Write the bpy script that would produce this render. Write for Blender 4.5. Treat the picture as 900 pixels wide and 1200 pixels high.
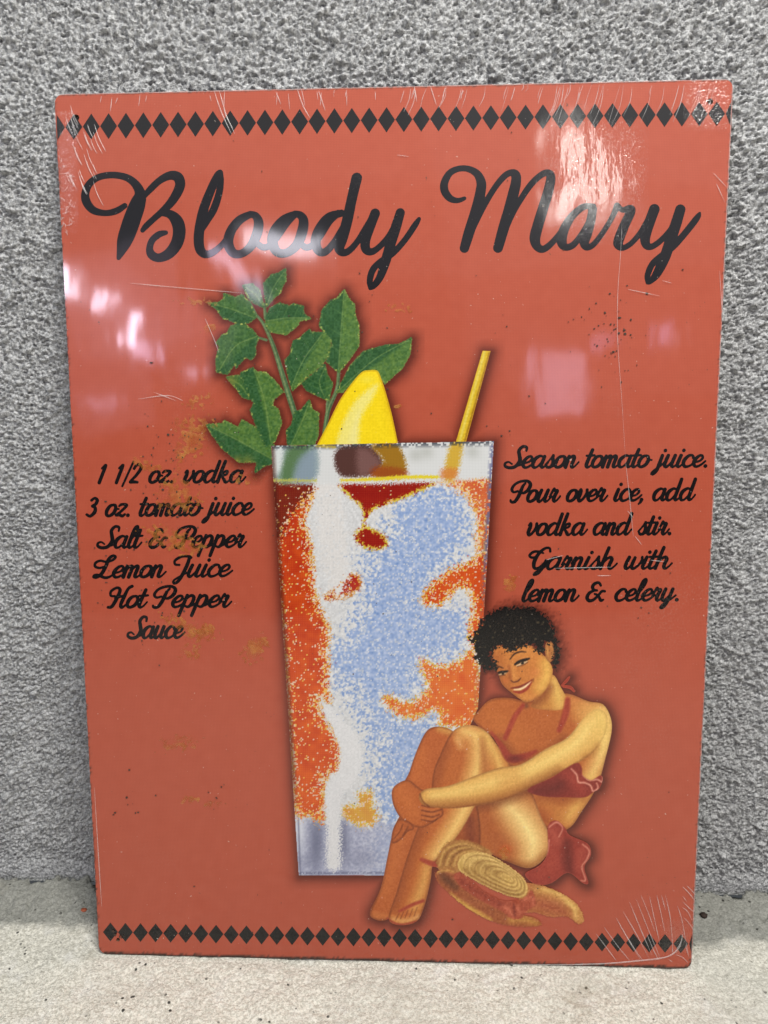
import bpy, math, random
import numpy as np
from mathutils import Matrix, Vector

for o in list(bpy.data.objects): bpy.data.objects.remove(o)
SC = bpy.context.scene
COL = SC.collection

# ---------------------------------------------------------------- frame of the sign, camera, light
LEAN = math.radians(7.0)                      # the sign leans back against the wall
SW, SHT, THK = 0.290, 0.4041, 0.0022          # sign width, height, thickness in metres
AX = np.array([1., 0, 0]); AY = np.array([0, math.sin(LEAN), math.cos(LEAN)]); AZ = np.array([0, -math.cos(LEAN), math.sin(LEAN)])
ORG = AY * SHT / 2 + np.array([0, 0, 0.0006])  # centre of the printed face
WALL_Y = SHT * math.sin(LEAN) + THK + 0.0022
SIGN_M = Matrix(((AX[0], AY[0], AZ[0], ORG[0]), (AX[1], AY[1], AZ[1], ORG[1]), (AX[2], AY[2], AZ[2], ORG[2]), (0, 0, 0, 1)))

def rodrigues(r):
    r = np.array(r); t = np.linalg.norm(r); k = r / t
    K = np.array([[0, -k[2], k[1]], [k[2], 0, -k[0]], [-k[1], k[0], 0]])
    return np.eye(3) + math.sin(t) * K + (1 - math.cos(t)) * K @ K
FPX = 870.
RC = rodrigues((0.1157, 0.0401, -0.0019)) @ np.diag([1., -1, -1]); TC = np.array([0.0024, 0.0192, 0.3402])
B3 = np.stack([AX, AY, AZ], 1)                # sign axes -> world
RW = B3 @ RC.T                                # camera axes -> world
CAM = ORG + B3 @ (-RC.T @ TC)
cam_d = bpy.data.cameras.new('camera'); cam = bpy.data.objects.new('camera', cam_d); COL.objects.link(cam)
cam.matrix_world = Matrix([[RW[i, 0], -RW[i, 1], -RW[i, 2], CAM[i]] for i in range(3)] + [[0, 0, 0, 1]])
cam_d.sensor_fit = 'VERTICAL'; cam_d.sensor_height = 24; cam_d.lens = FPX / 1200 * 24
cam_d.clip_start = .01; cam_d.clip_end = 50
SC.camera = cam
SC.render.resolution_x, SC.render.resolution_y = 768, 1024

W_ = bpy.data.worlds.new('World'); SC.world = W_; W_.use_nodes = True
W_.node_tree.nodes['Background'].inputs[0].default_value = (.86, .93, 1, 1)
W_.node_tree.nodes['Background'].inputs[1].default_value = .07
SC.view_settings.view_transform = 'Standard'; SC.view_settings.look = 'None'; SC.view_settings.exposure = 0; SC.view_settings.gamma = 1
SC.view_settings.use_curve_mapping = False

def pixel_ray(px, py):
    d = RW @ np.array([(px - 450) / FPX, (py - 600) / FPX, 1.]); return d / np.linalg.norm(d)
def lamp(name, loc, target, sx, sy, radiance, col):
    l = bpy.data.lights.new(name, 'AREA'); l.shape = 'RECTANGLE'; l.size = sx; l.size_y = sy
    l.energy = radiance * math.pi * sx * sy; l.color = col
    o = bpy.data.objects.new(name, l); COL.objects.link(o); o.location = Vector(loc)
    o.rotation_euler = (Vector(target) - Vector(loc)).to_track_quat('-Z', 'Y').to_euler()
    return o
# broad overhead light in front of the wall
lamp('key_fill_light', (0.28, -0.47, 1.06), (0, .02, .2), .30, .22, 56, (1, .97, .91))
lamp('key_fill_light', (-0.55, -0.55, 0.95), (-.1, .05, .25), .24, .24, 13, (.9, .96, 1))  # added fill lamp from the upper left
# lamps mirrored in the film: some real openings, others added for streaks and haze
def mirrored(name, px, py, wpx, hpx, dist, radiance, col, turn=0):
    d = pixel_ray(px, py); t = np.dot(ORG - CAM, AZ) / np.dot(d, AZ); P = CAM + d * t
    r = d - 2 * np.dot(d, AZ) * AZ; L = P + r * dist
    k = (t + dist) / FPX
    o = lamp(name, L, P, wpx * k, hpx * k, radiance, col); o.rotation_euler.rotate_axis('Z', math.radians(turn))
for (x_, y_, w_, h_, L_, c_, a_) in (
        (656, 446, 58, 72, 5., (.86, .72, 1), 0), (682, 200, 34, 112, 17, (1, .98, .92), 24), (656, 246, 22, 34, 24, (1, .99, .95), 10),
        (330, 288, 84, 22, 20, (.92, .9, 1), -4), (278, 322, 70, 13, 14, (.9, .78, 1), -42), (80, 330, 18, 32, 42, (.9, .82, 1), 0), (121, 352, 11, 24, 36, (.9, .8, 1), -30),
        (158, 386, 14, 42, 44, (.9, .78, 1), -24), (172, 410, 28, 18, 14, (.84, .7, 1), 0), (227, 431, 14, 12, 14, (.88, .75, 1), 0), (118, 470, 34, 8, 7, (.85, .7, 1), 20), (150, 350, 120, 110, .8, (.95, .78, 1), 20), (190, 370, 150, 60, .7, (.95, .78, 1), -25), (120, 420, 90, 150, .8, (.95, .8, 1), 10), (430, 120, 900, 150, .32, (1, .93, .93), 0), (450, 175, 900, 260, .25, (1, .92, .93), 3), (420, 235, 900, 380, .2, (1, .9, .92), -3), (700, 330, 300, 420, .25, (1, .9, .92), 8),  # wide dim ones are added haze lamps that also fill
        (770, 394, 12, 20, 7, (.72, .6, 1), 0), (708, 396, 16, 14, 4., (.8, .62, 1), 0), (790, 400, 22, 14, 1.6, (.9, .8, 1), 0)):
    mirrored('reflection_light', x_, y_, w_, h_, 2.2, L_, c_, a_)
# ---------------------------------------------------------------- print artwork
# The flat print of the sign is laid out in a 900 x 1200 unit sheet and mapped
# onto the sign's own rectangle; each printed motif is a thin mesh of its own.
G = 0.8                                    # artwork grid step
NW, NH = int(900 / G) + 1, int(1200 / G) + 1
rng = np.random.default_rng(7)

def Z(ox, oy, s, pts):
    """points measured in an enlarged detail -> sheet units"""
    out = []
    for p in pts:
        q = [ox + p[0] / s, oy + p[1] / s]
        if len(p) > 2: q.append(p[2] / s)
        out.append(tuple(q))
    return out

def catmull(pts, closed=False, n=5):
    P = np.array(pts, float); m = len(P)
    if m < 3 and not closed: return P
    out = []
    rngk = range(m) if closed else range(m - 1)
    for i in rngk:
        if closed: p0, p1, p2, p3 = P[i - 1], P[i], P[(i + 1) % m], P[(i + 2) % m]
        else: p0, p1, p2, p3 = P[max(i - 1, 0)], P[i], P[i + 1], P[min(i + 2, m - 1)]
        for k in range(n):
            t = k / n
            out.append(.5 * (2 * p1 + (p2 - p0) * t + (2 * p0 - 5 * p1 + 4 * p2 - p3) * t * t + (3 * p1 - p0 - 3 * p2 + p3) * t ** 3))
    if not closed: out.append(P[-1])
    return np.array(out)

def stroke_into(F, ox, oy, step, pts, pad=4.):
    """union (min) of tapered capsules into field F"""
    H, W = F.shape
    for a, b in zip(pts[:-1], pts[1:]):
        r = max(a[2], b[2]) + pad
        i0 = max(int((min(a[0], b[0]) - r - ox) / step), 0); i1 = min(int((max(a[0], b[0]) + r - ox) / step) + 2, W)
        j0 = max(int((min(a[1], b[1]) - r - oy) / step), 0); j1 = min(int((max(a[1], b[1]) + r - oy) / step) + 2, H)
        if i1 <= i0 or j1 <= j0: continue
        X = ox + np.arange(i0, i1)[None, :] * step; Y = oy + np.arange(j0, j1)[:, None] * step
        dx, dy = b[0] - a[0], b[1] - a[1]; L2 = dx * dx + dy * dy + 1e-12
        t = np.clip(((X - a[0]) * dx + (Y - a[1]) * dy) / L2, 0, 1)
        d = np.hypot(X - a[0] - t * dx, Y - a[1] - t * dy) - (a[2] + (b[2] - a[2]) * t)
        S = F[j0:j1, i0:i1]; np.minimum(S, d, out=S)

def poly_field(pts, smooth=True, pad=14., n=4):
    """signed distance (negative inside) of a closed outline, on the artwork grid"""
    P = catmull(pts, True, n) if smooth else np.array(pts, float)
    F = np.full((NH, NW), 99.)
    i0 = max(int((P[:, 0].min() - pad) / G), 0); i1 = min(int((P[:, 0].max() + pad) / G) + 2, NW)
    j0 = max(int((P[:, 1].min() - pad) / G), 0); j1 = min(int((P[:, 1].max() + pad) / G) + 2, NH)
    X = np.arange(i0, i1)[None, :] * G; Y = np.arange(j0, j1)[:, None] * G
    D = np.full((j1 - j0, i1 - i0), 1e9); ins = np.zeros(D.shape, bool)
    for a, b in zip(P, np.roll(P, -1, 0)):
        dx, dy = b - a; L2 = dx * dx + dy * dy + 1e-12
        t = np.clip(((X - a[0]) * dx + (Y - a[1]) * dy) / L2, 0, 1)
        np.minimum(D, (X - a[0] - t * dx) ** 2 + (Y - a[1] - t * dy) ** 2, out=D)
        if a[1] != b[1]:
            ins ^= ((a[1] > Y) != (b[1] > Y)) & (X < (b[0] - a[0]) * (Y - a[1]) / (b[1] - a[1]) + a[0])
    D = np.sqrt(D); F[j0:j1, i0:i1] = np.where(ins, -D, D)
    return F

def stroke_field(pts, n=5):
    F = np.full((NH, NW), 99.)
    stroke_into(F, 0, 0, G, catmull(pts, False, n), 12.)
    return F

def fft_noise(h, w, lo, hi, seed, sharp=0.):
    """tileable band-limited noise, wavelengths lo..hi in samples, unit variance"""
    r = np.random.default_rng(seed)
    f = np.fft.rfft2(r.standard_normal((h, w)))
    k = np.hypot(np.fft.fftfreq(h)[:, None], np.fft.rfftfreq(w)[None, :])
    f *= np.exp(-(k * lo) ** 2 * .9) * (1 - np.exp(-(k * hi) ** 2 * .9))
    o = np.fft.irfft2(f, (h, w)); return o / o.std()

C = np.zeros((NH, NW, 3))                 # artwork colours, display-referred
def lay(d, col, soft=1.2, alpha=1., clip=None):
    a = np.clip(.5 - d / soft, 0, 1) * alpha
    if clip is not None: a = a * clip
    j, i = np.nonzero(a.max(1) > 0)[0], np.nonzero(a.max(0) > 0)[0]
    if not len(j) or not len(i): return
    s = np.s_[j[0]:j[-1] + 1, i[0]:i[-1] + 1]
    a = a[s][..., None]
    C[s] = C[s] * (1 - a) + np.array(col, float) * a
def blob(cx, cy, rx, ry, rot, col, alpha=1., clip=None):
    R = 2.6 * max(rx, ry)
    i0, i1 = max(int((cx - R) / G), 0), min(int((cx + R) / G) + 2, NW); j0, j1 = max(int((cy - R) / G), 0), min(int((cy + R) / G) + 2, NH)
    X = np.arange(i0, i1)[None, :] * G - cx; Y = np.arange(j0, j1)[:, None] * G - cy
    c, s = math.cos(math.radians(rot)), math.sin(math.radians(rot))
    a = np.exp(-((X * c + Y * s) / rx) ** 2 - ((-X * s + Y * c) / ry) ** 2) * alpha
    if clip is not None: a = a * clip[j0:j1, i0:i1]
    C[j0:j1, i0:i1] = C[j0:j1, i0:i1] * (1 - a[..., None]) + np.array(col, float) * a[..., None]
def soft_mask(d, soft=1.2): return np.clip(.5 - d / soft, 0, 1)

GX = np.arange(NW)[None, :] * G; GY = np.arange(NH)[:, None] * G
def cells(p, seed):
    """random value per screen dot of pitch p"""
    r = np.random.default_rng(seed).random((int(1200 / p) + 3, int(900 / p) + 3))
    return r[(GY / p).astype(int), (GX / p).astype(int)]
N_big = fft_noise(NH, NW, 18, 120, 1); N_mid = fft_noise(NH, NW, 6, 30, 2); N_fin = fft_noise(NH, NW, 2.2, 8, 3)
FLD = {}

def paint_glass():
    A = lambda p: Z(300, 500, 3, p); B = lambda p: Z(300, 760, 3, p)
    FLD['glass'] = poly_field([(317.5, 521.5), (578.5, 517.5), (571, 660), (561, 830), (530, 900), (492, 1026), (351.5, 1025)], False)
    m = soft_mask(FLD['glass'], .1)
    c1, c2, c3 = cells(1.6, 11), cells(1.6, 12), cells(2.4, 13)
    base = np.array([212., 213, 214])
    C[:] = np.where((m > 0)[..., None], base + (c2[..., None] - .5) * 16 + N_mid[..., None] * 4, C)
    # blue body: dots of blue thinning out into the white
    blue = poly_field(A([(650, 215), (570, 240), (490, 300), (465, 400), (400, 470), (395, 560), (380, 640), (330, 730), (270, 800), (262, 850)]) +
                      B([(330, 130), (390, 250), (430, 350), (420, 470), (440, 600), (400, 700), (440, 790), (700, 790), (700, 400), (640, 280), (640, 225), (520, 240), (450, 190), (560, 180), (590, 60), (690, 30)]) +
                      A([(745, 700), (700, 640), (600, 610), (640, 530), (700, 450), (745, 350), (720, 250)]))
    pb = np.clip(.55 - (blue + N_mid * 9 + N_big * 5) / 40, 0, .9)
    bl = np.clip((pb - c1 * .55) * 2.2, 0, 1)
    bl = bl * (1 - .75 * (c2 > .93)) * (1 - .5 * (c3 > .90))
    bc = np.stack([154 + 12 * N_mid, 175 + 9 * N_mid, 214 + 5 * N_mid], -1)
    C[:] = C * (1 - (bl * m)[..., None]) + bc * (bl * m)[..., None]
    # foot of the glass
    foot = poly_field(B([(135, 545), (180, 585), (250, 610), (320, 600), (400, 625), (440, 600), (520, 640), (600, 700), (600, 800), (150, 800)]), True)
    fa = np.clip(.5 - (foot + N_mid * 2) / 8, 0, 1) * m * np.clip((850 - GX * 1.55) / 200, .15, 1)
    fc = np.stack([172 + 6 * N_mid, 176 + 6 * N_mid, 198 + 5 * N_mid], -1) + ((c1 - .5) * 18)[..., None]
    C[:] = C * (1 - fa[..., None]) + fc * fa[..., None]
    for (x, y, rx, ry, al) in ((372, 985, 9, 36, .75), (404, 985, 7, 28, .65), (360, 1008, 14, 8, .25), (425, 1005, 18, 10, .3)):
        blob(x, y, rx, ry, 0, (98, 102, 128), al, m)
    blob(352, 965, 7, 30, -3, (225, 228, 235), .8, m)
    lay(np.abs(GY - 1022.5 + 0 * GX) - 1.2, (96, 100, 128), 2.4, .7, m * (cells(1.6, 19) > .25))
    lay(np.abs(GX - (353.5 + (GY - 1025) * .04)) - .8 + np.clip(955 - GY, 0, 9), (88, 90, 118), 2., .7, m)
    # juice
    def juice(pts, dark, light, speck, fringe=1., edge=16., seed=20, frac=0., rough=2.2):
        d = poly_field(pts) + N_fin * rough + N_mid * rough * .8
        r = cells(1.6, seed); inside = np.clip(-d / edge, 0, 1)
        a = np.clip(.5 - d / 2.5, 0, 1) * m
        g = np.clip(.3 + N_big * .12 + (GY - 560) / 700, 0, 1)[..., None]
        col = np.array(dark, float) * (1 - g) + np.array(light, float) * g
        weave = (.5 + .5 * np.sin(GX * 2.9)) * (.5 + .5 * np.sin(GY * 2.9))
        col = col + (weave[..., None] - .25) * np.array([16, 30, 18])
        if fringe:
            ya = (np.clip(1.15 - np.abs(d + 1.4) / 3.4, 0, 1) * fringe * (cells(2.1, seed + 1) > .3))[..., None]
            col = col * (1 - ya) + np.array([214, 196, 62.]) * ya
        hole = ((r < frac * (1.15 - inside)) | (cells(3.2, seed + 2) < frac * .5 * (1 - inside)))
        pale = np.where((cells(2.1, seed + 3) > .55)[..., None], np.array([232., 180, 84]), np.array([224., 196, 168]))
        col = np.where(hole[..., None], pale, col)
        C[:] = C * (1 - a[..., None]) + col * a[..., None]
    juice(A([(45, 185), (205, 185), (212, 240), (175, 320), (200, 420), (208, 540), (225, 620), (262, 715), (255, 790)]) +
          B([(262, 40), (258, 120), (262, 190), (225, 175), (250, 250), (305, 340), (306, 400), (290, 440), (250, 455), (245, 605), (190, 590), (130, 545), (95, 100)]),
          (176, 40, 12), (218, 92, 26), 0, .8, 15, 30, .34)
    juice(A([(40, 180), (205, 185), (195, 240), (130, 300), (100, 370), (55, 390)]), (120, 24, 10), (120, 50, 20), 0, 0, 12, 40, .28)
    juice(A([(300, 182), (640, 182), (570, 232), (480, 268), (420, 290), (396, 318), (384, 345), (450, 378), (464, 415), (430, 435), (370, 418), (346, 382), (376, 340), (372, 290), (345, 262), (318, 240)]), (142, 18, 8), (160, 34, 14), 0, 1, 6, 50, .05, .9)
    juice(A([(236, 606), (285, 550), (345, 512), (372, 540), (362, 578), (300, 603)]), (170, 38, 26), (178, 52, 36), 0, .6, 10, 60, .25, 1.4)
    juice(A([(835, 410), (760, 468), (690, 498), (620, 548), (583, 603), (600, 630), (660, 624), (722, 566), (760, 622), (745, 720), (770, 800), (840, 800)]), (196, 62, 18), (222, 98, 36), 0, .9, 13, 70, .34)
    juice(A([(625, 186), (840, 182), (835, 420), (775, 440), (775, 330), (745, 260), (690, 215)]), (206, 92, 52), (214, 120, 70), 0, .7, 14, 80, .55)
    juice(B([(585, 36), (640, 58), (700, 48), (765, 5), (800, 100), (790, 262), (720, 278), (645, 270), (640, 222), (560, 248), (500, 236), (452, 190), (470, 163), (540, 188), (602, 140), (578, 72)]), (208, 74, 24), (224, 120, 46), 0, 1, 14, 90, .22)
    juice(B([(298, 556), (365, 545), (360, 510), (410, 502), (418, 560), (438, 590), (400, 624), (330, 606)]), (206, 120, 60), (214, 160, 62), 0, 1, 8, 100, .3)
    # white reflection column
    col = stroke_field(A([(250, 75, 36), (250, 200, 38), (262, 330, 48), (278, 470, 46), (290, 560, 26)]))
    a = np.clip(.5 - (col + N_mid * 3 + N_fin * 2) / 4, 0, 1) * m * (cells(2.1, 14) > .1)
    C[:] = C * (1 - a[..., None]) + (np.array([220., 218, 216]) + (c2[..., None] - .5) * 12) * a[..., None]
    col = stroke_field(B([(255, 215, 12), (330, 330, 36), (330, 430, 40), (280, 500, 30), (277, 620, 24), (277, 755, 25)]))
    a = np.clip(.5 - (col + N_fin * 2.2) / 3, 0, 1) * m
    C[:] = C * (1 - a[..., None]) + (np.array([222., 222, 223]) + (c2[..., None] - .5) * 12) * a[..., None]
    # rim band
    rim = lambda pts, col, al=1., soft=3.: lay(poly_field(A(pts)) + N_fin * 1.2, col, soft, al, m)
    rim([(45, 50), (840, 45), (840, 180), (45, 190)], (214, 216, 216), 1)
    rim([(62, 60), (205, 60), (205, 186), (62, 186)], (150, 168, 168), .9, 6)
    rim([(120, 62), (200, 62), (160, 120), (130, 184), (85, 184)], (84, 116, 74), .95, 8)
    rim([(150, 110), (205, 80), (205, 186), (135, 186)], (128, 146, 162), .8, 8)
    rim([(62, 80), (95, 70), (85, 150), (62, 160)], (216, 222, 220), .9, 5)
    rim([(275, 112), (300, 70), (400, 66), (445, 120), (440, 150), (400, 172), (300, 172)], (84, 52, 46), 1, 4)
    rim([(355, 82), (395, 80), (440, 130), (400, 168), (360, 166)], (128, 92, 88), .8, 8)
    rim([(405, 66), (500, 66), (524, 172), (410, 174), (446, 120)], (156, 112, 28), 1, 4)
    rim([(420, 140), (518, 150), (524, 178), (410, 178)], (150, 60, 20), .7, 6)
    rim([(686, 58), (728, 58), (700, 180), (660, 180)], (206, 168, 60), 1, 5)
    rim([(655, 150), (705, 150), (700, 182), (650, 182)], (208, 120, 60), .7, 5)
    for (x, y) in ((560, 100), (600, 90), (760, 90)): blob(300 + x / 3, 500 + y / 3, 9, 8, 20, (176, 178, 172), .6, m)
    # dark screen along the rim and right edge, bright line under it
    edge = np.clip(1 - (GY - (519.5 + (578 - GX) * .012)) / 5.5, 0, 1) * m
    a = edge * (cells(2.1, 17) > .35) * .75
    C[:] = C * (1 - a[..., None]) + np.array([52, 56, 66.]) * a[..., None]
    edge = np.clip((GX - (572.5 - (GY - 518) * .06)) / 4.5, 0, 1) * m
    a = edge * (cells(2.1, 18) > .3) * .8 * np.clip((760 - GY) / 120, .2, 1)
    C[:] = C * (1 - a[..., None]) + np.array([96, 100, 140.]) * a[..., None]
    edge = np.clip(1 - (GX - (318.5 + (GY - 521) * .068)) / 5, 0, 1) * m * np.clip((960 - GY) / 60, 0, 1)
    a = edge * .6
    C[:] = C * (1 - a[..., None]) + np.array([66, 26, 14.]) * a[..., None]
    lay(stroke_field(A([(62, 186, 4), (210, 188, 4)])) + N_fin, (196, 190, 80), 2, .8, m)
    lay(stroke_field(A([(300, 187, 4), (420, 184, 6), (520, 178, 7), (640, 178, 5)])) + N_fin * .6, (222, 202, 44), 1.6, 1, m)
    lay(stroke_field(A([(215, 66, 4), (275, 70, 5)])) + N_fin * .6, (200, 170, 40), 2, .7, m)

def paint_celery():
    K = lambda p: Z(230, 300, 10 / 3, p)
    L = [[(262, 105), (290, 72), (318, 66), (345, 48), (346, 95), (334, 112), (325, 140), (300, 162), (275, 192), (266, 150)],
         [(180, 112), (215, 106), (245, 130), (260, 196), (225, 182), (200, 156), (192, 140)],
         [(46, 180), (82, 180), (105, 165), (108, 143), (150, 160), (176, 148), (208, 182), (230, 236), (205, 256), (165, 264), (125, 244), (105, 240), (75, 200)],
         [(272, 242), (285, 203), (325, 182), (360, 194), (378, 186), (415, 195), (418, 225), (442, 242), (400, 252), (395, 266), (350, 304), (290, 292), (270, 266)],
         [(100, 305), (118, 300), (135, 270), (180, 258), (215, 285), (240, 315), (228, 350), (230, 380), (215, 402), (190, 390), (155, 432), (150, 415), (120, 457), (80, 448), (76, 400), (90, 350), (78, 335)],
         [(218, 434), (235, 450), (270, 453), (300, 480), (338, 528), (300, 556), (296, 580), (320, 600), (331, 650), (305, 722), (270, 737), (235, 660), (212, 600), (226, 570), (205, 545), (172, 455)],
         [(118, 470), (165, 463), (207, 500), (210, 557), (180, 547), (155, 512)],
         [(40, 655), (105, 652), (108, 640), (165, 668), (178, 637), (230, 668), (302, 735), (300, 805), (262, 818), (230, 842), (238, 800), (165, 800), (100, 745), (60, 690)],
         [(346, 406), (366, 385), (378, 330), (400, 322), (440, 286), (450, 298), (497, 298), (522, 330), (515, 380), (490, 420), (430, 470), (375, 522), (362, 480)],
         [(413, 497), (500, 423), (510, 465), (530, 495), (515, 562), (470, 542), (430, 522)],
         [(480, 272), (490, 210), (525, 172), (545, 168), (575, 133), (592, 165), (614, 190), (618, 235), (632, 270), (632, 350), (590, 410), (555, 452), (508, 410), (532, 340), (505, 300)],
         [(548, 530), (600, 430), (650, 375), (690, 362), (740, 350), (790, 346), (838, 322), (832, 385), (800, 440), (735, 497), (710, 450), (640, 460), (570, 530)],
         [(358, 735), (352, 680), (372, 660), (385, 608), (410, 600), (440, 562), (452, 600), (477, 612), (474, 645), (474, 700), (455, 742)]]
    veins = [[(340, 60), (300, 120), (276, 185)], [(190, 118), (230, 150), (256, 190)], [(60, 182), (140, 205), (225, 238)], [(430, 240), (350, 240), (278, 250)], [(90, 440), (150, 350), (232, 312)],
             [(225, 445), (265, 560), (290, 720)], [(125, 475), (170, 500), (205, 550)], [(50, 660), (160, 715), (295, 790)], [(490, 305), (420, 400), (370, 510)], [(505, 430), (480, 490), (500, 550)], [(575, 140), (565, 280), (554, 445)], [(830, 330), (700, 400), (560, 520)], [(440, 570), (410, 650), (370, 735)]]
    stem = [[(235, 230, 6), (262, 265, 7), (300, 350, 9), (335, 460, 11), (360, 540, 12), (385, 620, 12), (400, 700, 10)], [(264, 185, 6), (268, 240, 7)], [(238, 315, 5), (272, 325, 6)], [(206, 175, 4), (235, 230, 5)],
            [(555, 445, 7), (548, 520, 8), (515, 600, 9), (500, 690, 9)], [(528, 500, 5), (512, 570, 6), (510, 610, 6)]]
    F = np.full((NH, NW), 99.)
    sf = np.full((NH, NW), 99.)
    for s in stem: np.minimum(sf, stroke_field(K(s)), out=sf)
    ms = soft_mask(sf)
    lay(sf, (66, 96, 62), 1.2)
    for s in stem: lay(stroke_field([(x - .6, y, r * .35) for x, y, r in K(s)]), (150, 164, 110), 1.5, .6, ms)
    np.minimum(F, sf, out=F)
    for k in (6, 7, 5, 4, 2, 1, 0, 3, 10, 9, 8, 11, 12):
        P = K(L[k]); d = poly_field(P, False)        # angular, serrated outline
        d = d - 1.3 + N_fin * .35
        mk = soft_mask(d); cx, cy = np.mean(P, 0)
        lay(d, (50, 92, 48), 1.2)
        V = catmull(K(veins[k]), False, 6)
        # one half of the blade lighter than the other
        T = V[-1] - V[0]; side = ((GX - V[0][0]) * T[1] - (GY - V[0][1]) * T[0]) / np.hypot(*T)
        a = np.clip(.5 + side / 4, 0, 1) * mk * (.62 if k in (3, 5, 8, 10, 11, 12, 7) else .3)
        C[:] = C * (1 - a[..., None]) + np.array([112, 142, 60.]) * a[..., None]
        a = np.clip(.5 + N_mid * .4, 0, 1) * mk * .32
        C[:] = C * (1 - a[..., None]) + np.array([30, 74, 44.]) * a[..., None]
        lay(stroke_field([(x, y, .45) for x, y in V]), (128, 152, 84), 1.4, .7, mk)
        for q in np.linspace(.2, .8, 4):
            b = V[int(q * (len(V) - 1))]; nn = np.array([T[1], -T[0]]) / np.hypot(*T)
            for sg in (-1, 1):
                e = b + nn * sg * 14 - T / np.hypot(*T) * 7
                lay(stroke_field([(b[0], b[1], .3), (e[0], e[1], .2)], 2), (112, 144, 76), 1.3, .4, mk)
        rimm = np.clip(1 - np.abs(d + 1.1) / 1.6, 0, 1) * (cells(2.1, 140 + k) > .35) * np.clip(.2 + N_mid * .5, 0, 1) * mk
        C[:] = C * (1 - rimm[..., None]) + np.array([176, 182, 88.]) * rimm[..., None]
        np.minimum(F, d, out=F)
    C[:] += ((cells(2.1, 150) - .5) * 22 * soft_mask(F))[..., None]
    FLD['celery'] = F
    # brown residue pale spots
    m = soft_mask(F)
    for (x, y, r) in ((270, 446, 7), (290, 540, 7), (278, 538, 5)): blob(x, y, r, r, 0, (130, 128, 50), .6, m)

def paint_lemon_straw():
    K = lambda p: Z(230, 300, 10 / 3, p)
    d = poly_field(K([(466, 745), (466, 745), (516, 648), (560, 560), (610, 490), (645, 452), (672, 445), (706, 447), (722, 480), (740, 535), (766, 630), (790, 745), (790, 745)]), True)
    m = soft_mask(d)
    lay(d, (244, 214, 22), 1.2)
    lay(poly_field(K([(548, 750), (565, 670), (610, 580), (670, 520), (712, 500), (680, 570), (640, 640), (628, 750)])) + N_fin * 1.2, (238, 226, 126), 6, .95, m)
    lay(poly_field(K([(590, 750), (610, 660), (640, 600), (630, 670), (618, 750)])), (238, 228, 150), 6, .6, m)
    blob(455, 470, 7, 30, -10, (226, 188, 12), .6, m); blob(430, 445, 10, 5, 0, (238, 222, 80), .6, m)
    a = m * np.clip(1 - np.abs(d + 1) / 1.6, 0, 1) * .5
    C[:] = C * (1 - a[..., None]) + np.array([170, 120, 10.]) * a[..., None]
    C[:] += ((cells(2.1, 151) - .5) * 10 * m)[..., None]
    FLD['lemon'] = d
    d = poly_field([(565, 411.5), (574.5, 412), (536, 556), (523, 556)], False)
    m = soft_mask(d); lay(d, (216, 180, 40), 1.2)
    lay(stroke_field([(567.5, 413, 1.3), (529, 552, 1.5)], 2), (226, 206, 96), 2, .85, m)
    lay(stroke_field([(573, 414, 1.0), (535, 552, 1.2)], 2), (150, 104, 20), 2, .8, m)
    lay(d + 0 * d, (204, 190, 130), 1., .55, m * np.clip((GY - 519) / 4, 0, 1))
    C[:] += ((cells(2.1, 152) - .5) * 18 * m)[..., None]
    FLD['straw'] = d

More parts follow.
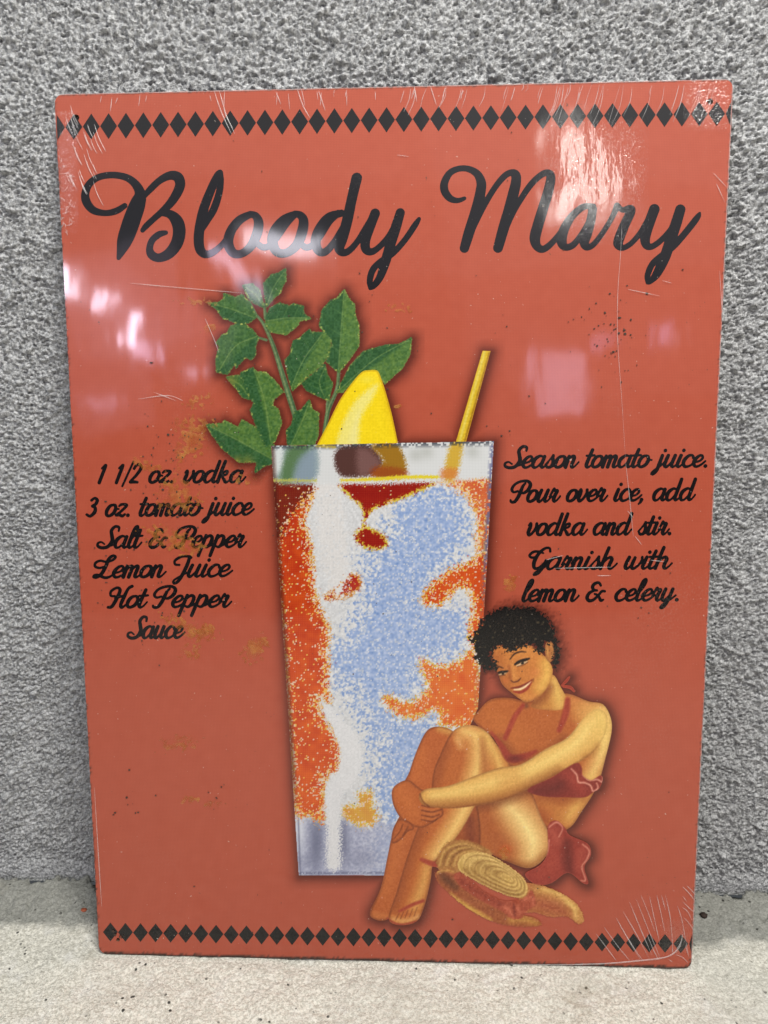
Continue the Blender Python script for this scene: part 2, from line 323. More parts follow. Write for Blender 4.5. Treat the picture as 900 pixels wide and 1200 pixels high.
def paint_woman():
    W = lambda p: Z(420, 690, 2.8125, p); E = lambda p: Z(540, 700, 4.5, p); L = lambda p: Z(420, 840, 4.0909, p)
    SK, SH, HI, DK = (196, 122, 60), (156, 80, 36), (242, 224, 148), (96, 42, 20)
    body = np.full((NH, NW), 99.)
    def part(pts, col=SK, soft=1.4, rim=.55):
        d = poly_field(pts); lay(d, col, soft); np.minimum(body, d, out=body)
        m = soft_mask(d)
        a = m * np.clip(1 + d / 3.2, 0, 1) * rim          # form turns dark at its contour
        C[:] = C * (1 - a[..., None]) + np.array(DK, float) * a[..., None]
        return m
    def light(pts, col, al, m, soft=8): lay(stroke_field(pts) - soft * .12, col, soft * 1.6, al * .93, m)
    # torso and far shoulder
    m = part(W([(383, 438), (400, 402), (438, 366), (500, 361), (560, 374), (620, 360), (690, 348), (760, 374), (808, 384), (834, 430), (836, 480), (816, 565), (800, 625), (776, 680), (740, 735), (700, 790), (640, 800), (560, 720), (560, 600), (500, 585), (460, 505)]), (190, 110, 52))
    light(W([(420, 400, 22), (470, 440, 34), (520, 490, 36)]), (202, 124, 60), .6, m, 18)
    light(W([(690, 365, 10), (760, 390, 16), (800, 400, 14)]), (226, 176, 112), .55, m, 12)
    light(W([(815, 430, 20), (815, 500, 22), (795, 570, 20), (770, 620, 16)]), HI, .9, m, 14)
    light(W([(770, 640, 10), (735, 700, 16), (695, 755, 18)]), (228, 196, 112), .9, m, 14)
    light(W([(600, 700, 16), (650, 720, 20), (660, 760, 14)]), (198, 132, 64), .9, m, 10)
    light(W([(600, 690, 8), (680, 696, 8), (740, 690, 6)]), SH, .7, m, 8)
    light(W([(620, 770, 8), (600, 740, 8)]), SH, .6, m, 8)
    blob(562, 826, 9, 20, 20, (172, 98, 46), .35, m); blob(602, 812, 16, 9, 0, (206, 132, 66), .5, m)
    light(W([(470, 500, 6), (520, 560, 8), (600, 560, 7), (680, 500, 5)]), (120, 58, 30), .6, m, 9)
    # neck
    m = part(W([(600, 330), (640, 285), (668, 325), (690, 372), (672, 400), (620, 402), (572, 392), (580, 372)]), (202, 142, 72), rim=.15)
    light(W([(648, 310, 10), (660, 350, 13), (668, 385, 12)]), (232, 204, 120), .9, m, 10)
    light(W([(570, 384, 5), (600, 366, 9), (625, 330, 10)]), (140, 72, 34), .85, m, 8)
    blob(552.5 + 65, 828, 3, 3, 0, (120, 70, 50), .8)
    # face
    m = part(E([(168, 300), (195, 258), (260, 262), (350, 250), (405, 280), (445, 315), (470, 345), (488, 385), (478, 440), (450, 492), (405, 535), (352, 556), (312, 538), (265, 502), (222, 462), (202, 412), (178, 356)]), (204, 134, 66), rim=.35)
    light(E([(455, 350, 24), (455, 420, 30), (425, 480, 22)]), (230, 194, 104), .9, m, 10)
    light(E([(380, 300, 26), (300, 290, 20)]), (216, 152, 80), .7, m, 12)
    light(E([(190, 320, 22), (205, 390, 16), (250, 470, 12)]), (172, 98, 46), .7, m, 9)
    light(E([(330, 530, 10), (370, 535, 12)]), (220, 160, 86), .6, m, 6)
    blob(540 + 395 / 4.5, 700 + 400 / 4.5, 7, 5, 0, (218, 140, 80), .5, m)
    blob(540 + 235 / 4.5, 700 + 440 / 4.5, 4.5, 4, 0, (206, 118, 62), .5, m)
    light(E([(272, 360, 7), (280, 400, 9), (285, 425, 11)]), (222, 160, 86), .7, m, 4)
    light(E([(258, 365, 3), (262, 405, 4), (264, 430, 5)]), (158, 84, 40), .8, m, 3)
    dark = lambda p, col=(38, 20, 14), al=.9, soft=1.6: lay(stroke_field(E(p)), col, soft, al, m)
    dark([(262, 330, 2.5), (285, 302, 4), (318, 290, 4), (345, 292, 2.5)], (52, 28, 16), .85)
    dark([(178, 378, 3), (200, 368, 3.6), (226, 376, 2.5)], (52, 28, 16), .8)
    dark([(288, 358, 4), (310, 344, 8.5), (335, 337, 9), (362, 327, 4)])
    dark([(298, 364, 3), (328, 352, 6), (352, 342, 3)], (214, 190, 158), .9, 1.2)
    dark([(326, 351, 6.5), (329, 350, 6.5)], (30, 18, 12), .95, 1.2)
    dark([(288, 356, 3.5), (310, 342, 5), (335, 333, 5), (364, 326, 3)])
    dark([(302, 368, 1.6), (332, 360, 2), (356, 345, 1.6)], (96, 50, 28), .8)
    dark([(190, 408, 4), (212, 401, 8), (232, 399, 8), (248, 394, 3.5)])
    dark([(200, 410, 3), (222, 407, 5), (242, 402, 3)], (204, 176, 142), .85, 1.2)
    dark([(224, 406, 5.5), (226, 406, 5.5)], (30, 18, 12), .95, 1.2)
    dark([(188, 408, 3.5), (210, 397, 5), (232, 394, 5), (250, 391, 3)])
    dark([(202, 418, 1.6), (236, 413, 1.8)], (96, 50, 28), .8)
    lay(stroke_field(E([(318, 348, 2), (322, 346, 2)])), (212, 190, 160), 1.4, .6, m)
    dark([(268, 442, 3), (282, 450, 3.5), (305, 444, 4), (318, 430, 2.5)], (96, 44, 24), .85)
    # mouth
    dark([(268, 482, 3), (305, 478, 6), (345, 462, 6), (378, 440, 3)], (140, 50, 36), .95)
    dark([(285, 490, 3), (320, 486, 5.5), (352, 468, 5.5), (372, 450, 2.5)], (236, 216, 186), .95)
    dark([(282, 500, 4), (318, 504, 7.5), (352, 484, 7.5), (376, 452, 3)], (166, 62, 44), .95)
    dark([(386, 432, 3), (384, 448, 3)], (130, 66, 34), .6)
    # ear
    m = part(E([(446, 262), (462, 236), (486, 246), (496, 290), (486, 335), (468, 345), (450, 318)]), (214, 158, 92), rim=.5)
    light(E([(466, 262, 4), (476, 290, 5), (470, 322, 4)]), (150, 84, 44), .7, m, 3)
    body_face = body.copy()
    # far leg, thigh, near leg
    m = part(W([(196, 530), (228, 468), (268, 454), (312, 468), (318, 500), (280, 570), (262, 680), (160, 650), (172, 600)]), (190, 106, 50))
    light(W([(270, 462, 6), (306, 474, 6)]), (220, 190, 110), .7, m, 5)
    light(W([(215, 545, 12), (195, 620, 12)]), (206, 124, 60), .6, m, 9)
    m = part(W([(118, 800), (150, 740), (230, 740), (215, 790), (185, 870), (152, 970), (118, 1068), (92, 1092), (58, 1088), (42, 1064), (78, 985), (100, 880)]), (188, 106, 52))
    light(W([(150, 790, 14), (125, 890, 14), (90, 1000, 12)]), (204, 126, 66), .6, m, 10)
    light(W([(60, 1075, 6), (95, 1080, 5)]), (206, 140, 82), .6, m, 5)
    m = part(W([(360, 800), (385, 720), (470, 690), (562, 664), (604, 750), (632, 818), (624, 880), (572, 922), (505, 905), (420, 862)]), (186, 112, 56))
    light(W([(500, 720, 26), (545, 770, 38), (578, 830, 40), (575, 880, 26)]), (244, 230, 164), .95, m, 20)
    light(W([(420, 740, 22), (430, 800, 26), (480, 860, 24)]), (176, 98, 48), .7, m, 16)
    light(W([(500, 905, 8), (570, 918, 8), (622, 880, 6)]), (150, 90, 40), .7, m, 7)
    light(W([(380, 715, 10), (470, 700, 10), (560, 668, 8)]), (118, 60, 28), .75, m, 9)
    blob(594, 996, 6, 5, 0, (210, 100, 40), .75, m)
    m = part(W([(240, 900), (300, 780), (372, 700), (400, 740), (400, 860), (330, 880)]), (168, 92, 46))
    light(W([(370, 760, 6), (375, 830, 8)]), (126, 56, 34), .8, m, 8)
    m = part(W([(306, 480), (340, 454), (388, 452), (428, 476), (462, 520), (505, 590), (470, 640), (412, 660), (404, 690), (384, 722), (345, 792), (296, 858), (252, 902), (242, 962), (222, 1045), (196, 1096), (140, 1108), (104, 1086), (130, 1000), (166, 880), (206, 770), (240, 680), (252, 600), (276, 540)]), (192, 112, 52))
    light(W([(352, 470, 14), (392, 490, 18), (398, 560, 16), (382, 640, 20), (352, 730, 20), (300, 820, 18), (255, 878, 12)]), HI, .92, m, 14)
    light(W([(425, 490, 12), (455, 545, 14), (470, 590, 14)]), (230, 202, 120), .9, m, 10)
    light(W([(410, 500, 4), (416, 560, 6), (420, 610, 6)]), (170, 100, 46), .8, m, 7)
    light(W([(330, 500, 5), (340, 520, 5)]), (236, 210, 150), .6, m, 6)
    light(W([(290, 520, 10), (262, 620, 10), (215, 780, 9), (165, 920, 9), (125, 1050, 8)]), (150, 76, 34), .65, m, 8)
    light(W([(230, 920, 9), (215, 980, 10), (190, 1045, 10)]), (224, 190, 112), .85, m, 10)
    light(W([(120, 1088, 5), (160, 1095, 6), (200, 1080, 5)]), (226, 190, 130), .8, m, 5)
    for k in range(5): lay(stroke_field(W([(128 + k * 15, 1090 - k * 3, 1.2), (138 + k * 15, 1070 - k * 5, 1)]), 2), (120, 60, 30), 1.5, .7, m)
    light(W([(260, 640, 8), (330, 620, 8), (400, 610, 8)]), (150, 84, 36), .0, m, 8)
    # hands
    m = part(W([(114, 664), (132, 642), (168, 630), (206, 658), (262, 690), (284, 740), (262, 762), (236, 778), (206, 788), (160, 772), (134, 744), (116, 704)]), (190, 108, 50))
    light(W([(140, 665, 14), (165, 700, 18), (185, 740, 14)]), (204, 122, 60), .7, m, 10)
    for k, y in enumerate((718, 734, 750, 765)):
        lay(stroke_field(W([(212, y - 4, 1.5), (246, y + 2, 2), (282 - k * 6, y - 6, 1.5)])), (108, 50, 24), 2, .8, m)
        lay(stroke_field(W([(220, y - 10, 2), (250, y - 6, 2.5), (276 - k * 6, y - 13, 2)])), (206, 132, 74), 2.5, .5, m)
    m = part(W([(112, 830), (118, 790), (140, 758), (178, 772), (186, 792), (166, 800), (148, 822), (124, 838)]), (186, 104, 48))
    for q in ([(150, 776, 1.5), (140, 800, 1.5), (122, 822, 1)], [(168, 782, 1.5), (158, 800, 1.5), (150, 812, 1)]): lay(stroke_field(W(q)), (110, 52, 24), 2, .7, m)
    # near arm across the knees
    m = part(W([(742, 432), (690, 494), (620, 530), (540, 580), (470, 591), (400, 613), (300, 650), (226, 660), (203, 684), (222, 714), (300, 724), (380, 717), (480, 698), (560, 662), (640, 622), (720, 580), (778, 540), (816, 480), (820, 420), (786, 400)]), (208, 154, 78), rim=.5)
    light(W([(770, 440, 26), (720, 510, 28), (640, 560, 24), (540, 610, 20), (440, 640, 16), (330, 668, 14), (250, 682, 12)]), (242, 222, 146), .92, m, 16)
    light(W([(240, 716, 6), (380, 712, 8), (480, 692, 9), (560, 656, 8), (660, 606, 7)]), (148, 84, 36), .75, m, 10)
    light(W([(490, 640, 10), (520, 620, 10)]), (204, 146, 74), .6, m, 14)
    light(W([(760, 420, 20), (800, 425, 26), (812, 470, 22), (796, 515, 12)]), (232, 206, 126), .95, soft_mask(body), 16)
    light(W([(745, 560, 3), (775, 545, 4), (790, 520, 3)]), (176, 120, 58), .7, soft_mask(body), 6)
    light(W([(700, 400, 14), (745, 410, 14)]), (214, 152, 84), .6, soft_mask(body), 14)
    lay(stroke_field(W([(206, 676, 2), (216, 700, 2), (236, 718, 2)])), (110, 50, 24), 2, .7)
    # swimsuit
    d = poly_field(W([(560, 664), (640, 624), (716, 578), (738, 590), (742, 618), (770, 634), (800, 618), (808, 632), (796, 662), (776, 674), (750, 690), (690, 690), (610, 686)]))
    FLD['top'] = d; ms = soft_mask(d); lay(d, (152, 58, 48), 1.4)
    light(W([(590, 670, 8), (650, 660, 14), (680, 640, 10)]), (104, 34, 30), .7, ms, 10)
    light(W([(690, 620, 12), (720, 640, 14), (740, 670, 8)]), (178, 76, 62), .8, ms, 8)
    for q in ([(704, 596, 2), (722, 616, 2.6), (728, 640, 2.6), (748, 642, 2.6), (768, 652, 2.6), (776, 670, 2.6), (792, 660, 2.4), (788, 644, 2)], [(742, 616, 2), (762, 634, 2), (790, 632, 2.4), (806, 640, 2.4), (808, 622, 2)]):
        lay(stroke_field(W(q)), (232, 178, 164), 1.8, .85, ms)
    F = np.full((NH, NW), 99.)
    for s in (E([(332, 572, 10), (290, 630, 13), (262, 690, 13), (238, 745, 12)]), E([(566, 545, 14), (560, 600, 18), (545, 650, 16), (522, 705, 12)]), E([(165, 715, 6), (215, 780, 14), (262, 850, 22), (330, 845, 18), (400, 815, 8)]), E([(535, 470, 5), (560, 445, 8), (575, 425, 5)]), E([(545, 475, 7), (580, 480, 9), (600, 500, 6)])):
        f = stroke_field(s); np.minimum(F, f, out=F)
    ms = soft_mask(F, 3); lay(F, (170, 66, 48), 3, .9)
    for s in (E([(300, 615, 3), (265, 690, 3)]), E([(555, 600, 5), (540, 660, 4)])): lay(stroke_field(s), (196, 92, 68), 3, .6, ms)
    blob(540 + 290 / 4.5, 700 + 855 / 4.5, 10, 5, 0, (110, 36, 36), .6, ms)
    np.minimum(FLD['top'], F, out=FLD['top'])
    d = poly_field(W([(628, 784), (656, 766), (684, 790), (700, 815), (758, 842), (770, 880), (748, 920), (762, 972), (742, 972), (694, 938), (640, 972), (590, 977), (552, 942), (600, 914), (628, 870)]))
    FLD['bottom'] = d; ms = soft_mask(d); lay(d, (162, 64, 52), 1.4)
    light(W([(640, 850, 16), (640, 910, 26), (600, 945, 14)]), (178, 78, 62), .8, ms, 10)
    light(W([(690, 840, 6), (694, 900, 10), (700, 930, 5)]), (104, 34, 28), .8, ms, 8)
    light(W([(640, 800, 10), (660, 830, 8)]), (196, 104, 86), .7, ms, 8)
    light(W([(740, 870, 8), (728, 920, 7)]), (188, 92, 74), .7, ms, 7)
    for q in ([(632, 788, 2), (656, 772, 3), (676, 790, 2), (664, 820, 2)], [(742, 845, 2), (764, 866, 2.6), (756, 895, 2.6), (740, 920, 2.2), (752, 962, 2.4), (738, 964, 2)], [(592, 916, 2), (624, 876, 2.4), (632, 830, 2)]):
        lay(stroke_field(W(q)), (226, 164, 148), 1.8, .75, ms)
    np.minimum(body, np.minimum(FLD['top'], FLD['bottom']), out=body)
    # sandal straps
    for q in ([(212, 892, 6), (240, 904, 9), (272, 912, 8)], [(140, 1062, 4), (180, 1042, 6), (218, 1028, 5)], [(196, 1096, 3), (140, 1106, 3), (100, 1086, 3)]):
        f = stroke_field(W(q)); lay(f, (172, 72, 52), 2.2, .9); 
        if q[0][0] == 212: np.minimum(body, f, out=body)
    # hair: tight curls
    d = poly_field(E([(62, 212), (100, 178), (112, 128), (175, 78), (270, 55), (370, 60), (442, 98), (490, 165), (508, 240), (522, 292), (514, 350), (494, 372), (494, 262), (462, 232), (444, 262), (438, 302), (402, 282), (376, 246), (318, 262), (252, 286), (222, 256), (190, 266), (158, 300), (184, 348), (172, 384), (122, 374), (86, 322), (76, 262)])) + N_fin * 1.1 + N_mid * 1.7 - .8
    FLD['hair'] = d; mh = soft_mask(d); lay(d, (20, 16, 15), 1.6)
    curl = np.clip((N_fin - .5) * .8, 0, 1) * mh * .5 * np.clip(1.1 - np.abs(d + 14) / 20, .25, 1)
    C[:] = C * (1 - curl[..., None]) + np.array([92, 72, 52.]) * curl[..., None]
    gl = (cells(1.9, 161) > .965) * mh * .5
    C[:] = C * (1 - gl[..., None]) + np.array([128, 118, 92.]) * gl[..., None]
    np.minimum(body, d, out=body)
    mk = soft_mask(body)
    C[:] += ((cells(1.9, 160) - .5) * 11 * mk + N_fin * 1.5 * mk)[..., None]
    FLD['woman'] = body
    # hat
    S1, S2, RB = (200, 166, 92), (150, 110, 46), (176, 88, 62)
    hat = np.full((NH, NW), 99.)
    def hp(pts, col, soft=2.):
        d = poly_field(W(pts)) + N_fin * .5; lay(d, col, soft); np.minimum(hat, d, out=hat); return soft_mask(d)
    HL = lambda pts: [((x - 420) * 2.8125, (y - 690) * 2.8125) + tuple(r) for x, y, *r in L(pts)]
    hl = lambda pts, col, al, m, soft=3: lay(stroke_field(L(pts)), col, soft, al, m)
    # back of the brim, rings running round it
    m = hp(HL([(382, 715), (392, 655), (435, 602), (500, 590), (575, 610), (648, 655), (600, 720), (500, 740), (430, 770)]), (176, 128, 70))
    for k in range(5):
        q = k * 17
        hl([(395 + q, 712, 3), (412 + q, 655 + q * .25, 4), (455 + q, 620 + q * .4, 4), (520 + q * .6, 612 + q * .5, 4), (600, 640 + q * .5, 3)], (222, 192, 118) if k % 2 == 0 else (136, 92, 46), .6, m)
    # sweep of the brim under the crown
    m = hp(HL([(374, 748), (420, 730), (465, 738), (485, 800), (560, 860), (660, 910), (760, 945), (850, 965), (885, 1000), (800, 1010), (690, 996), (600, 962), (515, 910), (435, 842), (388, 795)]), (168, 98, 58))
    hl([(388, 742, 6), (430, 735, 7), (462, 742, 5)], (218, 186, 104), .8, m, 5)
    hl([(410, 765, 12), (440, 790, 14), (470, 820, 8)], (86, 50, 28), .75, m, 9)
    hl([(448, 852, 5), (500, 893, 9), (560, 930, 9), (640, 974, 5)], (224, 192, 94), .9, m, 6)
    hl([(740, 975, 10), (800, 972, 12), (860, 992, 6)], (212, 176, 86), .8, m, 10)
    # far right lobe of the brim, wavy
    m = hp([(540, 975), (600, 978), (660, 998), (724, 1040), (748, 1092), (728, 1108), (694, 1084), (640, 1084), (590, 1070), (540, 1060)], (186, 124, 72))
    light(W([(600, 992, 8), (660, 1010, 11), (712, 1048, 10), (735, 1085, 6)]), (216, 178, 104), .85, m, 9)
    light(W([(570, 1035, 12), (630, 1050, 14), (680, 1068, 8)]), (172, 84, 60), .75, m, 10)
    for q in ([(610, 990, 2), (670, 1012, 2), (722, 1056, 2)], [(690, 1036, 3), (714, 1056, 3), (722, 1090, 3)]): light(W(q), (232, 204, 128), .7, m, 3)
    # ribbon and bow
    m = hp(HL([(462, 762), (505, 752), (600, 832), (700, 882), (800, 872), (836, 832), (856, 900), (812, 934), (786, 968), (742, 970), (690, 932), (600, 884), (500, 815)]), RB)
    hl([(500, 790, 8), (590, 850, 10), (690, 905, 9)], (146, 58, 42), .7, m, 9)
    for q in ([(700, 912, 6), (730, 930, 8), (742, 960, 5)], [(770, 912, 7), (775, 940, 6)], [(800, 880, 6), (835, 872, 7), (845, 900, 5)]): hl(q, (206, 122, 96), .8, m, 5)
    hl([(752, 905, 3), (756, 955, 3)], (120, 44, 34), .7, m, 4)
    # domed crown
    m = hp(HL([(482, 700), (505, 664), (560, 648), (640, 665), (730, 718), (795, 772), (818, 825), (798, 866), (735, 864), (640, 826), (550, 778), (492, 740)]), (204, 172, 102))
    hl([(530, 740, 10), (620, 795, 14), (720, 845, 14), (785, 858, 8)], (150, 108, 56), .7, m, 12)
    hl([(580, 700, 30), (660, 745, 32)], (158, 122, 68), .55, m, 18)
    hl([(520, 690, 14), (570, 668, 12), (660, 690, 12), (740, 742, 12)], (228, 202, 136), .7, m, 12)
    for k in range(9):
        f = 1 - k * .105; cx, cy = 730, 775
        ring = [(cx + (x - cx) * f, cy + (y - cy) * f, 2.2) for x, y in ((486, 702), (508, 668), (560, 652), (640, 668), (728, 722), (792, 776), (812, 826), (794, 860), (735, 860), (640, 822), (550, 775), (494, 738), (486, 702))]
        hl(ring, (138, 98, 48) if k % 2 else (234, 210, 144), .5, m, 2.)
    mk = soft_mask(hat); C[:] += ((cells(1.9, 162) - .5) * 22 * mk)[..., None]
    FLD['hat'] = hat

# ---------------------------------------------------------------- lettering
B1 = lambda p: Z(80, 180, 3.4615, p); B2 = lambda p: Z(280, 180, 3.4615, p); M3 = lambda p: Z(500, 180, 5, p); M4 = lambda p: Z(650, 180, 4.5, p)
TITLE = {'Bloody': [
    B1([(225, 205, 11), (190, 226, 13), (145, 234, 12), (98, 222, 15), (70, 188, 17), (66, 150, 16), (86, 110, 14), (126, 86, 13), (182, 80, 13), (236, 92, 14), (272, 122, 17), (288, 160, 22), (277, 200, 31), (259, 250, 34), (242, 300, 34), (226, 345, 30), (211, 390, 17), (201, 417, 8)]),
    B1([(300, 172, 9), (330, 137, 13), (370, 101, 14), (410, 83, 17), (440, 90, 20), (450, 117, 20), (440, 150, 19), (415, 190, 17), (385, 222, 14), (345, 257, 12), (312, 288, 12), (298, 305, 9)]),
    B1([(372, 236, 10), (410, 241, 17), (438, 270, 24), (447, 312, 25), (436, 360, 24), (405, 400, 21), (365, 417, 17), (336, 405, 17), (327, 380, 14), (337, 346, 13), (365, 322, 13), (392, 315, 9)]),
    B1([(611, 74, 13), (600, 88, 15), (576, 140, 17), (546, 220, 19), (531, 290, 20), (526, 340, 20), (531, 382, 19), (551, 403, 16), (580, 398, 14), (612, 374, 12), (642, 340, 12), (690, 275, 12), (735, 243, 13)]),
    B1([(612, 74, 12), (615, 110, 12), (607, 160, 14), (587, 220, 15), (562, 265, 13), (540, 300, 12)]),
    B1([(735, 242, 13), (690, 265, 16), (657, 310, 19), (646, 358, 20), (665, 398, 18), (700, 402, 16), (738, 372, 18), (762, 322, 20), (769, 278, 19), (757, 250, 15), (735, 242, 13)]),
    B1([(752, 350, 11), (785, 376, 13), (818, 368, 13), (850, 330, 12), (885, 280, 12), (917, 243, 13)]),
    B2([(225, 242, 13), (178, 265, 17), (142, 310, 20), (133, 356, 21), (152, 396, 18), (190, 400, 17), (230, 370, 19), (252, 320, 21), (259, 272, 19), (246, 248, 15), (225, 242, 13)]),
    B2([(238, 352, 11), (268, 378, 13), (300, 366, 13), (330, 330, 12), (365, 275, 12), (400, 240, 13)]),
    B2([(412, 240, 14), (360, 258, 18), (322, 308, 20), (308, 358, 20), (322, 394, 17), (350, 395, 15), (385, 355, 13), (420, 295, 12)]),
    B2([(474, 98, 21), (455, 180, 20), (436, 270, 21), (417, 340, 21), (404, 380, 20), (417, 400, 15), (442, 394, 13), (476, 358, 12), (512, 300, 12), (545, 245, 12)]),
    B2([(549, 242, 19), (531, 290, 19), (512, 345, 19), (511, 384, 18), (532, 398, 14), (562, 382, 12), (600, 342, 12), (625, 300, 12)]),
    B2([(651, 240, 18), (633, 300, 20), (611, 370, 20), (591, 440, 19), (570, 500, 15), (546, 534, 12), (530, 546, 7)]),
    B2([(530, 546, 7), (528, 515, 12), (541, 470, 13), (575, 435, 12), (622, 404, 12), (672, 348, 12), (710, 292, 12), (727, 266, 8)])],
  'Mary': [
    M3([(216, 265, 11), (176, 277, 15), (132, 264, 20), (101, 222, 23), (99, 172, 22), (130, 116, 19), (182, 91, 17), (240, 93, 18), (290, 122, 22), (314, 172, 27), (311, 222, 29), (295, 300, 31), (270, 385, 31), (242, 470, 30), (217, 556, 27)]),
    M3([(246, 500, 10), (290, 392, 16), (340, 292, 17), (396, 200, 17), (448, 138, 18), (488, 116, 19), (516, 130, 26), (517, 175, 29), (500, 250, 31), (476, 340, 31), (445, 445, 31), (414, 556, 28)]),
    M3([(444, 500, 10), (490, 374, 16), (540, 282, 17), (602, 190, 18), (660, 134, 18), (702, 118, 20), (722, 146, 26), (706, 230, 29), (676, 330, 30), (646, 430, 31), (630, 500, 31), (642, 548, 24), (676, 566, 20), (722, 536, 18), (772, 478, 16), (830, 400, 16)]),
    M4([(200, 284, 14), (145, 288, 17), (84, 340, 20), (44, 410, 25), (33, 468, 26), (52, 499, 18), (92, 488, 17), (132, 440, 15), (175, 365, 13)]),
    M4([(196, 298, 22), (186, 360, 24), (167, 430, 25), (152, 475, 24), (167, 500, 17), (202, 484, 15), (252, 420, 14), (300, 340, 14), (324, 284, 17)]),
    M4([(324, 282, 17), (352, 304, 14), (398, 304, 23), (366, 380, 25), (338, 450, 26), (331, 485, 24), (356, 504, 15), (402, 478, 14), (452, 418, 14), (500, 330, 14)]),
    M4([(521, 302, 27), (496, 370, 27), (474, 440, 27), (477, 485, 22), (502, 500, 16), (547, 474, 15), (602, 416, 14), (640, 350, 12)]),
    M4([(658, 304, 26), (635, 380, 28), (605, 470, 28), (575, 560, 27), (536, 640, 22), (502, 683, 12), (484, 691, 7)]),
    M4([(484, 691, 7), (486, 650, 15), (512, 590, 16), (562, 545, 16), (622, 498, 17), (692, 418, 17), (745, 350, 16), (760, 324, 7)])]}

